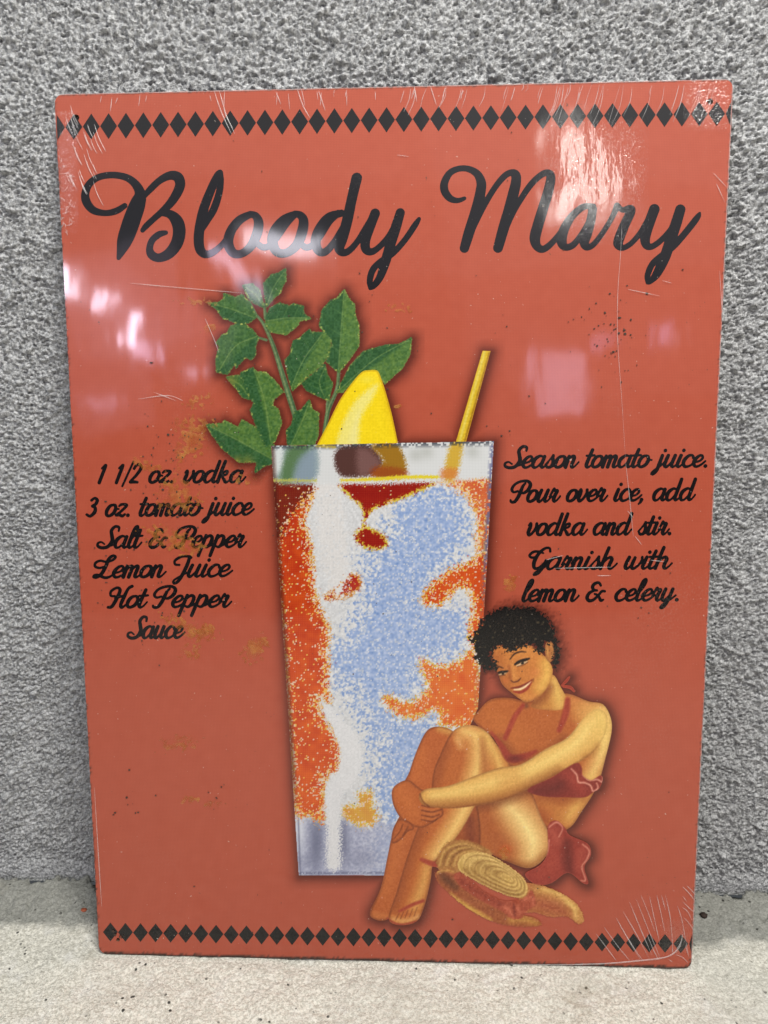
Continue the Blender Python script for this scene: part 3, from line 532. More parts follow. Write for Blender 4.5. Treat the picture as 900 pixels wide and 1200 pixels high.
I_ = [(12, 98, 14), (6, 50, 15), (4, 15, 14), (16, 0, 11), (32, 12, 8), (50, 45, 8)]
BOWL = [(62, 92, 9), (35, 100, 11), (8, 75, 15), (0, 40, 15), (12, 5, 13), (35, 5, 9), (58, 40, 9), (68, 90, 9)]
GLYPH = {
 'a': (98, [BOWL, [(70, 95, 14), (66, 50, 15), (64, 20, 15), (74, 2, 12), (92, 12, 8), (108, 45, 8)]]),
 'c': (74, [[(62, 78, 13), (50, 98, 10), (25, 95, 12), (3, 60, 15), (2, 30, 15), (18, 3, 13), (42, 3, 10), (65, 20, 9), (84, 48, 8)]]),
 'd': (104, [BOWL, [(76, 180, 14), (72, 120, 15), (66, 50, 15), (64, 20, 15), (74, 2, 12), (92, 12, 8), (108, 45, 8)]]),
 'e': (72, [[(4, 38, 9), (40, 50, 9), (55, 75, 11), (45, 97, 10), (22, 90, 12), (3, 55, 15), (4, 25, 15), (20, 3, 12), (42, 5, 10), (65, 25, 9), (82, 48, 8)]]),
 'h': (92, [[(14, 180, 14), (8, 100, 15), (2, 3, 15)], [(5, 40, 8), (25, 85, 10), (45, 98, 13), (58, 80, 15), (54, 40, 15), (56, 10, 14), (70, 0, 10), (88, 20, 8), (100, 45, 8)]]),
 'i': (43, [I_, [(20, 140, 14), (21, 142, 14)]]),
 'j': (43, [[(10, 98, 14), (6, 30, 15), (0, -30, 14), (-15, -60, 11), (-30, -58, 10), (-20, -30, 8), (18, 8, 8), (42, 45, 8)], [(20, 140, 14), (21, 142, 14)]]),
 'k': (90, [[(14, 180, 14), (6, 100, 15), (0, 3, 15)], [(5, 45, 8), (30, 90, 9), (50, 95, 11), (50, 70, 10), (25, 52, 9), (45, 20, 14), (60, 1, 12), (78, 10, 8), (95, 45, 8)]]),
 'l': (43, [[(2, 50, 8), (30, 120, 9), (37, 165, 10), (28, 184, 11), (14, 160, 14), (6, 80, 15), (4, 20, 15), (16, 0, 11), (34, 12, 8), (50, 45, 8)]]),
 'm': (112, [[(-10, 45, 8), (6, 96, 13), (2, 3, 15)], [(3, 45, 8), (20, 88, 10), (34, 97, 13), (42, 80, 15), (38, 3, 15)], [(40, 45, 8), (56, 88, 10), (72, 97, 13), (80, 80, 15), (76, 15, 14), (88, 0, 10), (105, 15, 8), (120, 45, 8)]]),
 'n': (78, [[(-10, 45, 8), (6, 96, 13), (2, 3, 15)], [(3, 45, 8), (20, 88, 10), (36, 97, 13), (46, 80, 15), (42, 15, 14), (54, 0, 10), (70, 15, 8), (86, 45, 8)]]),
 'o': (78, [[(40, 98, 10), (15, 88, 13), (0, 50, 15), (6, 12, 13), (28, 2, 12), (52, 20, 14), (62, 55, 15), (55, 88, 12), (40, 98, 10)], [(48, 85, 8), (62, 66, 8), (86, 60, 8)]]),
 'p': (86, [[(10, 100, 14), (4, 30, 15), (-4, -72, 14)], [(6, 60, 8), (25, 92, 11), (45, 98, 13), (60, 75, 15), (55, 25, 14), (38, 2, 11), (15, 12, 9)], [(46, 6, 8), (72, 20, 8), (92, 45, 8)]]),
 'r': (66, [[(-6, 40, 8), (12, 106, 12), (20, 92, 9), (40, 92, 14), (34, 60, 15), (30, 20, 15), (40, 0, 11), (58, 12, 8), (74, 45, 8)]]),
 's': (65, [[(-5, 25, 8), (20, 75, 8), (32, 106, 10), (36, 80, 13), (46, 40, 15), (38, 8, 13), (15, 2, 11), (4, 16, 10)], [(40, 5, 9), (60, 18, 8), (75, 45, 8)]]),
 't': (45, [[(16, 150, 14), (8, 80, 15), (4, 20, 15), (16, 0, 11), (34, 12, 8), (50, 45, 8)], [(-14, 100, 9), (15, 100, 10), (42, 103, 9)]]),
 'u': (90, [[(10, 98, 14), (3, 50, 15), (4, 12, 14), (20, 0, 11), (42, 30, 9), (55, 70, 9)], [(60, 98, 14), (54, 50, 15), (53, 15, 14), (64, 0, 11), (82, 12, 8), (98, 45, 8)]]),
 'v': (76, [[(-2, 85, 9), (8, 100, 12), (12, 70, 15), (8, 25, 15), (20, 0, 12), (42, 20, 11), (58, 65, 12), (55, 98, 12), (66, 75, 8), (86, 68, 8)]]),
 'w': (112, [[(10, 98, 14), (3, 50, 15), (4, 12, 14), (18, 0, 11), (38, 30, 9), (48, 95, 12), (43, 40, 15), (48, 6, 13), (64, 2, 11), (86, 30, 10), (98, 70, 11), (94, 98, 11), (104, 75, 8), (122, 68, 8)]]),
 'y': (90, [[(10, 98, 14), (3, 50, 15), (4, 12, 14), (20, 0, 11), (42, 30, 9), (55, 70, 9)], [(60, 98, 14), (52, 30, 15), (42, -30, 14), (26, -62, 11), (10, -60, 9), (24, -28, 8), (64, 8, 8), (94, 45, 8)]]),
 'z': (70, [[(5, 85, 9), (20, 100, 11), (60, 92, 12), (30, 40, 11), (0, 8, 10), (25, 10, 13), (50, 0, 12), (65, 15, 9)]]),
 '1': (62, [[(0, 126, 9), (22, 152, 12), (16, 80, 14), (10, 3, 14)]]), '/': (48, [[(0, -28, 9), (30, 182, 9)]]),
 '2': (76, [[(2, 122, 11), (12, 150, 11), (38, 156, 12), (52, 122, 14), (30, 60, 12), (0, 8, 10), (30, 8, 13), (55, 5, 11)]]),
 '3': (78, [[(5, 138, 11), (25, 156, 11), (48, 138, 14), (44, 104, 13), (22, 88, 10), (48, 74, 13), (54, 35, 15), (30, 2, 12), (0, 15, 11)]]),
 '.': (40, [[(20, 5, 15), (21, 6, 15)]]), ',': (40, [[(20, 8, 15), (16, -14, 11), (6, -30, 7)]]),
 '&': (140, [[(75, 132, 10), (55, 156, 11), (28, 148, 13), (20, 120, 14), (36, 95, 11), (58, 90, 10)], [(45, 93, 10), (12, 70, 13), (4, 30, 15), (25, 2, 14), (55, 10, 12), (80, 50, 11), (95, 82, 11), (116, 82, 10)], [(50, 60, 9), (80, 45, 10), (106, 5, 13), (124, 10, 8)]]),
 'S': (102, [[(100, 146, 9), (94, 176, 11), (64, 182, 12), (46, 148, 14), (60, 105, 15), (74, 60, 16), (55, 12, 14), (15, 0, 13), (-20, 15, 12), (-25, 40, 10), (-4, 50, 8), (24, 32, 7)], [(60, 15, 8), (90, 25, 8), (108, 45, 8)]]),
 'P': (112, [[(22, 92, 9), (-8, 84, 10), (-28, 110, 12), (-14, 152, 11), (25, 176, 11), (72, 178, 12), (102, 150, 15), (98, 105, 15), (70, 76, 11), (42, 82, 9)], [(62, 158, 9), (50, 138, 12), (44, 95, 15), (36, 40, 15), (20, 2, 13), (-5, 0, 11), (-14, 15, 9)]]),
 'L': (108, [[(30, 92, 9), (0, 84, 10), (-30, 98, 11), (-34, 128, 11), (-8, 146, 10), (36, 136, 10), (74, 150, 10), (86, 176, 12), (66, 188, 11), (46, 160, 14), (42, 100, 15), (30, 36, 15), (4, 4, 12), (-18, 6, 10), (-14, 24, 9), (10, 24, 10), (38, 8, 12), (70, -1, 12), (98, 14, 9), (114, 45, 8)]]),
 'J': (96, [[(18, 102, 9), (-12, 108, 10), (-20, 142, 11), (16, 174, 11), (60, 174, 11), (82, 164, 10)], [(70, 172, 13), (70, 100, 15), (60, 20, 15), (44, -40, 13), (22, -56, 11), (14, -32, 9), (48, 5, 8), (100, 45, 8)]]),
 'H': (112, [[(12, 98, 9), (-16, 102, 10), (-24, 140, 11), (8, 170, 11), (34, 148, 14), (30, 80, 15), (15, 10, 14), (-10, 2, 11)], [(106, 182, 13), (85, 160, 12), (75, 90, 15), (70, 20, 14), (85, 0, 11), (108, 30, 8), (120, 48, 8)], [(18, 78, 9), (45, 92, 10), (78, 104, 9)]]),
 'G': (114, [[(102, 152, 10), (90, 180, 10), (60, 178, 11), (30, 130, 14), (20, 60, 16), (35, 10, 13), (64, 14, 10), (90, 60, 9)], [(95, 74, 13), (88, 20, 14), (70, -34, 12), (46, -48, 10), (52, -24, 8), (90, 8, 8), (122, 45, 8)], [(30, 108, 8), (-5, 100, 10), (-24, 120, 11), (-8, 148, 11), (25, 152, 10), (60, 138, 8)]]),
 ' ': (66, [])}
LINES = [('1 1/2 oz. vodka', 114, 289, 564, 564), ('3 oz. tomato juice', 100, 299, 603, 602), ('Salt & Pepper', 113, 290, 640, 640), ('Lemon Juice', 108, 274, 675, 674), ('Hot Pepper', 125, 273, 710, 710), ('Sauce', 149, 218, 746, 746),
         ('Season tomato juice.', 590, 829, 549, 549), ('Pour over ice, add', 597, 817, 589, 588), ('vodka and stir.', 617, 787, 628, 628), ('Garnish with', 619, 789, 668, 668), ('lemon & celery.', 611, 796, 705.5, 705.5)]

def line_strokes(txt, x0, x1, ya, yb, xh=13.6, shear=.25):
    S, x = [], 0.
    for ch in txt:
        adv, st = GLYPH[ch]
        for s in st: S.append(np.array([(x + p[0] + shear * p[1], p[1], p[2]) for p in s], float))
        x += adv
    lo = min((s[:, 0] - s[:, 2]).min() for s in S); hi = max((s[:, 0] + s[:, 2]).max() for s in S)
    k = (x1 - x0) / (hi - lo); out = []
    for s in S:
        X = x0 + (s[:, 0] - lo) * k; base = ya + (yb - ya) * (X - x0) / (x1 - x0)
        out.append(np.stack([X, base - s[:, 1] / 100 * xh, s[:, 2] / 100 * xh * 1.06], 1))
    return out

def letter_field(strokes, step):
    P = np.vstack(strokes); r = P[:, 2].max() + 3
    ox, oy = P[:, 0].min() - r, P[:, 1].min() - r
    F = np.full((int((P[:, 1].max() + r - oy) / step) + 2, int((P[:, 0].max() + r - ox) / step) + 2), 9.)
    for s in strokes: stroke_into(F, ox, oy, step, catmull(s, False, 7) * (1, 1, 1.03), 2.)
    return F, ox, oy
# ---------------------------------------------------------------- helpers
def lin(c):
    c = np.clip(np.asarray(c, float) / 255., 0, 1)
    return np.where(c <= .04045, c / 12.92, ((c + .055) / 1.055) ** 2.4)
def homography(src, dst):
    A = []
    for (x, y), (u, v) in zip(src, dst):
        A.append([x, y, 1, 0, 0, 0, -u * x, -u * y, -u]); A.append([0, 0, 0, x, y, 1, -v * x, -v * y, -v])
    return np.linalg.svd(np.array(A, float))[2][-1].reshape(3, 3)
QUAD = [(62, 108), (858, 95), (812, 1137), (118, 1116)]
HM = homography(QUAD, [(-SW / 2, SHT / 2), (SW / 2, SHT / 2), (SW / 2, -SHT / 2), (-SW / 2, -SHT / 2)])
def sheet(x, y):
    """artwork sheet units -> metres on the sign's face"""
    x = np.asarray(x, float); y = np.asarray(y, float)
    w = HM[2, 0] * x + HM[2, 1] * y + HM[2, 2]
    return (HM[0, 0] * x + HM[0, 1] * y + HM[0, 2]) / w, (HM[1, 0] * x + HM[1, 1] * y + HM[1, 2]) / w

def iso_fill(F, ox, oy, step):
    """filled region F < 0 as polygons: vertices (n,2) and face groups"""
    H, W = F.shape; I = F < 0
    hb, vb = H * W, H * W + H * (W - 1)
    cid = lambda j, i: j * W + i
    code = I[:-1, :-1] + 2 * I[:-1, 1:] + 4 * I[1:, 1:] + 8 * I[1:, :-1]
    faces = []
    for c in range(1, 16):
        j, i = np.nonzero(code == c)
        if not len(j): continue
        corner = [cid(j, i), cid(j, i + 1), cid(j + 1, i + 1), cid(j + 1, i)]
        edge = [hb + j * (W - 1) + i, vb + j * W + i + 1, hb + (j + 1) * (W - 1) + i, vb + j * W + i]
        cols = []
        for k in range(4):
            a, b = c >> k & 1, c >> ((k + 1) % 4) & 1
            if a: cols.append(corner[k])
            if a != b: cols.append(edge[k])
        faces.append(np.stack(cols, 1)[:, ::-1])     # sheet y runs down: flip so faces look outward
    ids = np.unique(np.concatenate([f.ravel() for f in faces]))
    x = np.empty(len(ids)); y = np.empty(len(ids)); Ff = F.ravel()
    s = ids < hb; x[s] = ids[s] % W; y[s] = ids[s] // W
    s = (ids >= hb) & (ids < vb); e = ids[s] - hb; j, i = e // (W - 1), e % (W - 1); a, b = F[j, i], F[j, i + 1]; x[s] = i + a / (a - b); y[s] = j
    s = ids >= vb; e = ids[s] - vb; j, i = e // W, e % W; a, b = F[j, i], F[j + 1, i]; x[s] = i; y[s] = j + a / (a - b)
    return np.stack([ox + x * step, oy + y * step], 1), [np.searchsorted(ids, f) for f in faces]

def fast_mesh(name, V, groups, colors=None, smooth=False):
    me = bpy.data.meshes.new(name)
    V = np.asarray(V, np.float32); me.vertices.add(len(V)); me.vertices.foreach_set('co', V.ravel())
    tot = np.concatenate([np.full(len(f), f.shape[1], np.int32) for f in groups])
    loops = np.concatenate([f.ravel() for f in groups]).astype(np.int32)
    me.loops.add(len(loops)); me.loops.foreach_set('vertex_index', loops)
    me.polygons.add(len(tot)); me.polygons.foreach_set('loop_start', np.concatenate([[0], np.cumsum(tot)[:-1]]).astype(np.int32))
    try: me.polygons.foreach_set('loop_total', tot)
    except Exception: pass
    if smooth: me.polygons.foreach_set('use_smooth', np.ones(len(tot), bool))
    me.update(calc_edges=True); me.validate()
    if colors is not None:
        at = me.color_attributes.new('Col', 'FLOAT_COLOR', 'POINT')
        at.data.foreach_set('color', np.concatenate([colors, np.ones((len(V), 1))], 1).astype(np.float32).ravel())
    return me
def link(name, me, mat=None, parent=None, label=None, cat=None, kind=None, group=None):
    o = bpy.data.objects.new(name, me); COL.objects.link(o)
    if mat is not None: me.materials.append(mat) if not len(me.materials) else None
    if parent is not None: o.parent = parent
    for k, v in (('label', label), ('category', cat), ('kind', kind), ('group', group)):
        if v: o[k] = v
    return o
def sample(A, x, y):
    i = np.clip(x / G, 0, NW - 1.001); j = np.clip(y / G, 0, NH - 1.001); i0 = i.astype(int); j0 = j.astype(int); u = (i - i0)[:, None]; v = (j - j0)[:, None]
    return (A[j0, i0] * (1 - u) + A[j0, i0 + 1] * u) * (1 - v) + (A[j0 + 1, i0] * (1 - u) + A[j0 + 1, i0 + 1] * u) * v
GAIN = 0.83
def printed(name, F, ox, oy, step, z, col, parent, mat, label=None, kind=None):
    P, g = iso_fill(F, ox, oy, step)
    u, v = sheet(P[:, 0], P[:, 1])
    c = lin(sample(col, P[:, 0], P[:, 1])) if isinstance(col, np.ndarray) and col.ndim == 3 else np.tile(lin(col), (len(P), 1))
    me = fast_mesh(name, np.stack([u, v, np.full(len(u), z)], 1), g, c * GAIN)
    return link(name, me, mat, parent, label, kind=kind)

# ---------------------------------------------------------------- materials
def mat_new(name):
    m = bpy.data.materials.new(name); m.use_nodes = True
    nt = m.node_tree; return m, nt, nt.nodes['Principled BSDF'], nt.nodes['Material Output']
def nd(nt, t, **kw):
    n = nt.nodes.new(t)
    for k, v in kw.items():
        if k in n.inputs: n.inputs[k].default_value = v
        else: setattr(n, k, v)
    return n
def mth(nt, op, a, b=None, c=None):
    n = nt.nodes.new('ShaderNodeMath'); n.operation = op
    for i, v in enumerate((a, b, c)):
        if v is None: continue
        if isinstance(v, (int, float)): n.inputs[i].default_value = v
        else: nt.links.new(v, n.inputs[i])
    return n.outputs[0]
def mixc(nt, fac, a, b, mode='MIX'):
    n = nt.nodes.new('ShaderNodeMix'); n.data_type = 'RGBA'; n.blend_type = mode
    for i, v in ((0, fac), (6, a), (7, b)):
        if isinstance(v, (int, float)): n.inputs[i].default_value = v
        elif isinstance(v, tuple): n.inputs[i].default_value = (*v, 1)
        else: nt.links.new(v, n.inputs[i])
    return n.outputs[2]
def noise(nt, vec, scale, detail=2., rough=.5, out=0):
    n = nd(nt, 'ShaderNodeTexNoise', Scale=scale, Detail=detail, Roughness=rough)
    nt.links.new(vec, n.inputs['Vector']); return n.outputs[out]
def ramp(nt, x, a, b):
    n = nt.nodes.new('ShaderNodeMapRange'); n.interpolation_type = 'SMOOTHSTEP'; nt.links.new(x, n.inputs[0])
    n.inputs[1].default_value = a; n.inputs[2].default_value = b; return n.outputs[0]
def bump(nt, h, dist, strength=1., nrm=None):
    n = nd(nt, 'ShaderNodeBump', Strength=strength, Distance=dist); nt.links.new(h, n.inputs['Height'])
    if nrm is not None: nt.links.new(nrm, n.inputs['Normal'])
    return n.outputs[0]

def make_print_mat(name, dots=.10):
    m, nt, b, out = mat_new(name); L = nt.links.new
    tc = nd(nt, 'ShaderNodeTexCoord').outputs['Object']
    col = nd(nt, 'ShaderNodeAttribute', attribute_name='Col').outputs['Color']
    # printing screen
    mp = nd(nt, 'ShaderNodeMapping'); mp.inputs['Rotation'].default_value = (0, 0, math.radians(45)); L(tc, mp.inputs[0])
    sp = nd(nt, 'ShaderNodeSeparateXYZ'); L(mp.outputs[0], sp.inputs[0])
    k = 2 * math.pi / .00095
    s = mth(nt, 'MULTIPLY', mth(nt, 'SINE', mth(nt, 'MULTIPLY', sp.outputs[0], k)), mth(nt, 'SINE', mth(nt, 'MULTIPLY', sp.outputs[1], k)))
    f = mth(nt, 'MULTIPLY_ADD', s, dots, 1.)
    tone = mth(nt, 'MULTIPLY_ADD', noise(nt, tc, 9, 2), .08, .96)
    col = mixc(nt, 1., col, mth(nt, 'MULTIPLY', f, tone), 'MULTIPLY')
    # dust film, rubbed patches and pale nicks
    patch = ramp(nt, noise(nt, tc, 11, 4, .6), .52, .78)
    grit = ramp(nt, noise(nt, tc, 900, 2, .7), .45, .75)
    col = mixc(nt, mth(nt, 'MULTIPLY', mth(nt, 'MULTIPLY', patch, grit), .16), col, (.42, .33, .27))
    nick = mth(nt, 'MULTIPLY', ramp(nt, noise(nt, tc, 620, 2, .5), .71, .76), ramp(nt, noise(nt, tc, 30, 2), .42, .62))
    col = mixc(nt, mth(nt, 'MULTIPLY', nick, .5), col, (.66, .58, .50))
    dirt = mth(nt, 'MULTIPLY', ramp(nt, noise(nt, tc, 520, 2, .6), .70, .74), ramp(nt, noise(nt, tc, 17, 2), .5, .66))
    col = mixc(nt, mth(nt, 'MULTIPLY', dirt, .75), col, (.07, .045, .03))
    L(col, b.inputs['Base Color'])
    b.inputs['Roughness'].default_value = .5; b.inputs['Specular IOR Level'].default_value = .08
    # clear film lying on the print: gloss with slack and crinkles
    b.inputs['Coat Weight'].default_value = 1; b.inputs['Coat IOR'].default_value = 1.45
    L(mth(nt, 'MULTIPLY_ADD', patch, .10, .065), b.inputs['Coat Roughness'])
    n1 = bump(nt, noise(nt, tc, 13, 1), .0005, .8)
    ms = nd(nt, 'ShaderNodeMapping'); ms.inputs['Rotation'].default_value = (0, 0, math.radians(-22)); ms.inputs['Scale'].default_value = (1, .32, 1); L(tc, ms.inputs[0]); stretched = ms.outputs[0]
    crinkled = None
    for cx_, cy_, rad in ((690, 195, 62), (735, 200, 40), (735, 610, 30)):
        uu, vv = sheet(cx_, cy_); vd = nd(nt, 'ShaderNodeVectorMath', operation='DISTANCE'); L(tc, vd.inputs[0]); vd.inputs[1].default_value = (float(uu), float(vv), 0)
        e = ramp(nt, vd.outputs['Value'], rad * .00038, rad * .00012); crinkled = e if crinkled is None else mth(nt, 'MAXIMUM', crinkled, e)
    crk = mth(nt, 'MULTIPLY', noise(nt, stretched, 150, 3, .55), mth(nt, 'MULTIPLY_ADD', crinkled, .95, .05))
    n1 = bump(nt, noise(nt, stretched, 46, 2), .00016, 1., n1)
    n2 = bump(nt, crk, .00017, 1., n1)
    L(n2, b.inputs['Coat Normal'])
    L(bump(nt, noise(nt, tc, 800, 2), .00003, .6), b.inputs['Normal'])
    return m
M_PRINT = make_print_mat('printed_tin'); M_INK = make_print_mat('black_print_ink', .04)

def make_edge_mat():
    m, nt, b, out = mat_new('dark_cut_edge')
    tc = nd(nt, 'ShaderNodeTexCoord').outputs['Object']
    nt.links.new(mixc(nt, ramp(nt, noise(nt, tc, 300, 4), .4, .65), (.045, .03, .022), (.20, .10, .06)), b.inputs['Base Color'])
    b.inputs['Roughness'].default_value = .7
    return m
M_EDGE = make_edge_mat()

def make_film(name, opacity, rough, white):
    m, nt, b, out = mat_new(name)
    tc = nd(nt, 'ShaderNodeTexCoord').outputs['Object']
    b.inputs['Base Color'].default_value = (*white, 1); b.inputs['Roughness'].default_value = rough; b.inputs['Specular IOR Level'].default_value = .9
    tr = nd(nt, 'ShaderNodeBsdfTransparent'); mx = nd(nt, 'ShaderNodeMixShader')
    nt.links.new(mth(nt, 'MULTIPLY_ADD', noise(nt, tc, 160, 2), opacity, opacity * .5), mx.inputs[0])
    nt.links.new(tr.outputs[0], mx.inputs[1]); nt.links.new(b.outputs[0], mx.inputs[2]); nt.links.new(mx.outputs[0], out.inputs[0])
    return m
M_FOLD = make_film('folded_clear_film', .28, .22, (.9, .86, .84))  # whitish base puts the glints on the folds into the colour
def make_clear():
    m, nt, b, out = mat_new('crumpled_clear_film'); nt.nodes.remove(b)
    tc = nd(nt, 'ShaderNodeTexCoord').outputs['Object']
    gl = nd(nt, 'ShaderNodeBsdfGlossy', Roughness=.13); gl.inputs['Color'].default_value = (1, .98, .96, 1)
    tr = nd(nt, 'ShaderNodeBsdfTransparent'); mx = nd(nt, 'ShaderNodeMixShader')
    nt.links.new(mth(nt, 'MULTIPLY', mth(nt, 'MULTIPLY_ADD', noise(nt, tc, 120, 2), .09, .0), nd(nt, 'ShaderNodeAttribute', attribute_name='Col').outputs['Fac']), mx.inputs[0])
    nt.links.new(tr.outputs[0], mx.inputs[1]); nt.links.new(gl.outputs[0], mx.inputs[2]); nt.links.new(mx.outputs[0], out.inputs[0])
    return m
M_CLEAR = make_clear()

def make_residue():
    m, nt, b, out = mat_new('dried_glue_residue')
    tc = nd(nt, 'ShaderNodeTexCoord').outputs['Object']
    n = noise(nt, tc, 210, 5, .65)
    nt.links.new(mixc(nt, ramp(nt, n, .38, .66), (.42, .12, .015), (.66, .32, .07)), b.inputs['Base Color'])
    b.inputs['Roughness'].default_value = .22
    nt.links.new(bump(nt, n, .0003, .8), b.inputs['Normal'])
    tr = nd(nt, 'ShaderNodeBsdfTransparent'); mx = nd(nt, 'ShaderNodeMixShader')
    nt.links.new(mth(nt, 'MULTIPLY', ramp(nt, noise(nt, tc, 95, 5, .62), .34, .56), .36), mx.inputs[0])
    nt.links.new(tr.outputs[0], mx.inputs[1]); nt.links.new(b.outputs[0], mx.inputs[2]); nt.links.new(mx.outputs[0], out.inputs[0])
    return m
M_RES = make_residue()
def plain(name, col, rough=.8, sc=400, var=.5):
    m, nt, b, out = mat_new(name)
    tc = nd(nt, 'ShaderNodeTexCoord').outputs['Object']
    nt.links.new(mixc(nt, noise(nt, tc, sc, 3), tuple(c * (1 - var) for c in col), tuple(min(1, c * (1 + var)) for c in col)), b.inputs['Base Color'])
    b.inputs['Roughness'].default_value = rough
    return m

# ---------------------------------------------------------------- wall and ledge
def axis(lo, hi, flo, fhi, step, coarse):
    a = list(np.arange(flo, fhi, step)); g = step; x = flo
    while x > lo: g = min(g * 1.25, coarse); x -= g; a.insert(0, x)
    x = a[-1]; g = step
    while x < hi: g = min(g * 1.25, coarse); x += g; a.append(x)
    return np.array(a)
TS = .00056; TN = 960                               # relief tile: 768 samples of 0.8 mm
def tile(T, u, v):
    i = (u / TS) % TN; j = (v / TS) % TN; i0 = i.astype(int); j0 = j.astype(int); a = i - i0; b = j - j0; i0 %= TN; j0 %= TN; i1 = (i0 + 1) % TN; j1 = (j0 + 1) % TN
    return (T[j0, i0] * (1 - a) + T[j0, i1] * a) * (1 - b) + (T[j1, i0] * (1 - a) + T[j1, i1] * a) * b
def grid_faces(nx, ny):
    j, i = np.meshgrid(np.arange(ny - 1), np.arange(nx - 1), indexing='ij'); a = (j * nx + i).ravel()
    return np.stack([a, a + 1, a + nx + 1, a + nx], 1)
# coarse render: sand grains thrown on, half sunk, over an uneven coat
f1, f2, f3, f4 = fft_noise(TN, TN, 2.4, 6, 41), fft_noise(TN, TN, 6, 16, 42), fft_noise(TN, TN, 22, 80, 43), fft_noise(TN, TN, 90, 320, 44)
grain = np.zeros((TN, TN)); gr = np.random.default_rng(45)
for k in range(60000):
    r = .00055 + .0012 * gr.random() ** 2.2; n = int(r / TS) + 1; cx, cy = gr.random(2) * TN; i0, j0 = int(cx) - n, int(cy) - n
    ii = np.arange(i0, i0 + 2 * n + 2); jj = np.arange(j0, j0 + 2 * n + 2)
    e = gr.uniform(.7, 1.3); q = 1 - (((ii - cx) * TS * e)[None, :] ** 2 + ((jj - cy) * TS / e)[:, None] ** 2) / (r * r)
    hgt = np.sqrt(np.maximum(q, 0)) * r * gr.uniform(.55, 1.35) + (q > 0) * gr.uniform(-.0003, .0006)
    s = np.ix_(jj % TN, ii % TN); grain[s] = np.maximum(grain[s], hgt)
stucco = np.maximum(grain, .00080 + .0002 * f1) * 1.6 + .00030 * f1 + .00034 * np.clip(f2, -2, 1.6) + .00022 * f3 + .00045 * f4 - .0036
stucco -= .0010 * np.clip(f2 - 1.2, 0, 1.2)
def wall_patch(xs, zs):
    X, Zz = np.meshgrid(xs, zs); fade = np.clip((Zz + .002) / .012, .25, 1)
    Yw = WALL_Y - np.clip(tile(stucco, X + .31, Zz + .13) * fade, -.005, .0012) + .0004
    return np.stack([X, Yw, Zz], -1).reshape(-1, 3), grid_faces(len(xs), len(zs))
xa = axis(-.75, .75, -.256, .256, TS, .03); za = axis(-.004, .95, -.004, .54, TS, .03)
il, ir = np.searchsorted(xa, (-.112, .112)); kt = np.searchsorted(za, .372)
Vw, Fw = [], []; off = 0
for xs, zs in ((xa, za[kt:]), (xa[:il + 1], za[:kt + 1]), (xa[ir:], za[:kt + 1]), (np.linspace(xa[il], xa[ir], 90), np.linspace(za[0], za[kt], 150))):
    v_, f_ = wall_patch(xs, zs); Vw.append(v_); Fw.append(f_ + off); off += len(v_)
def make_concrete(name, base, dark, scale, bumps, pits=0., strip=None):
    m, nt, b, out = mat_new(name); L = nt.links.new
    tc = nd(nt, 'ShaderNodeTexCoord').outputs['Object']
    mpw = nd(nt, 'ShaderNodeMapping'); mpw.inputs['Scale'].default_value = (1, 1, .45); L(tc, mpw.inputs[0]); big = noise(nt, mpw.outputs[0], 9, 5, .62); mid = noise(nt, tc, 60, 4, .65); fin = noise(nt, tc, scale, 3, .7)
    c = mixc(nt, ramp(nt, fin, .36, .64), dark, base)
    c = mixc(nt, mth(nt, 'MULTIPLY', ramp(nt, big, .42, .68), .36), c, tuple(x * .62 for x in base))
    c = mixc(nt, mth(nt, 'MULTIPLY', ramp(nt, mid, .5, .8), .35), c, tuple(min(1, x * 1.3) for x in base))
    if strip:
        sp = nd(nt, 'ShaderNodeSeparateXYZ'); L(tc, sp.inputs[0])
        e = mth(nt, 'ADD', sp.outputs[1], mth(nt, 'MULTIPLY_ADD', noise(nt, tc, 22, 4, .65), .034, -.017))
        c = mixc(nt, mth(nt, 'MULTIPLY', ramp(nt, e, strip[0], strip[1]), .85), c, mixc(nt, ramp(nt, fin, .35, .65), (.22, .225, .205), (.34, .345, .315)))  # grey cement smear along the wall, with shade there mixed into its colour
    if pits:
        v = nd(nt, 'ShaderNodeTexVoronoi', Scale=260.); L(tc, v.inputs['Vector'])
        pk = mth(nt, 'MULTIPLY', ramp(nt, v.outputs['Distance'], .24, .14), ramp(nt, noise(nt, tc, 95, 2), .54, .64))
        c = mixc(nt, mth(nt, 'MULTIPLY', pk, pits), c, (.035, .033, .028))
        st = ramp(nt, noise(nt, tc, 16, 5, .7), .58, .72)
        c = mixc(nt, mth(nt, 'MULTIPLY', st, .30), c, (.33, .28, .19))
    L(c, b.inputs['Base Color']); b.inputs['Roughness'].default_value = .92; b.inputs['Specular IOR Level'].default_value = .2
    n = None
    for sc, d in bumps: n = bump(nt, noise(nt, tc, sc, 3, .65), d, 1., n)
    L(n, b.inputs['Normal'])
    return m
M_WALL = make_concrete('rough_grey_render', (.72, .73, .735), (.24, .245, .25), 700, [(1250, .0013), (560, .0011)])
link('wall', fast_mesh('wall', np.vstack(Vw), [np.vstack(Fw)], smooth=True), M_WALL, label='rough grey concrete wall with coarse pitted render behind the sign', cat='wall', kind='structure')

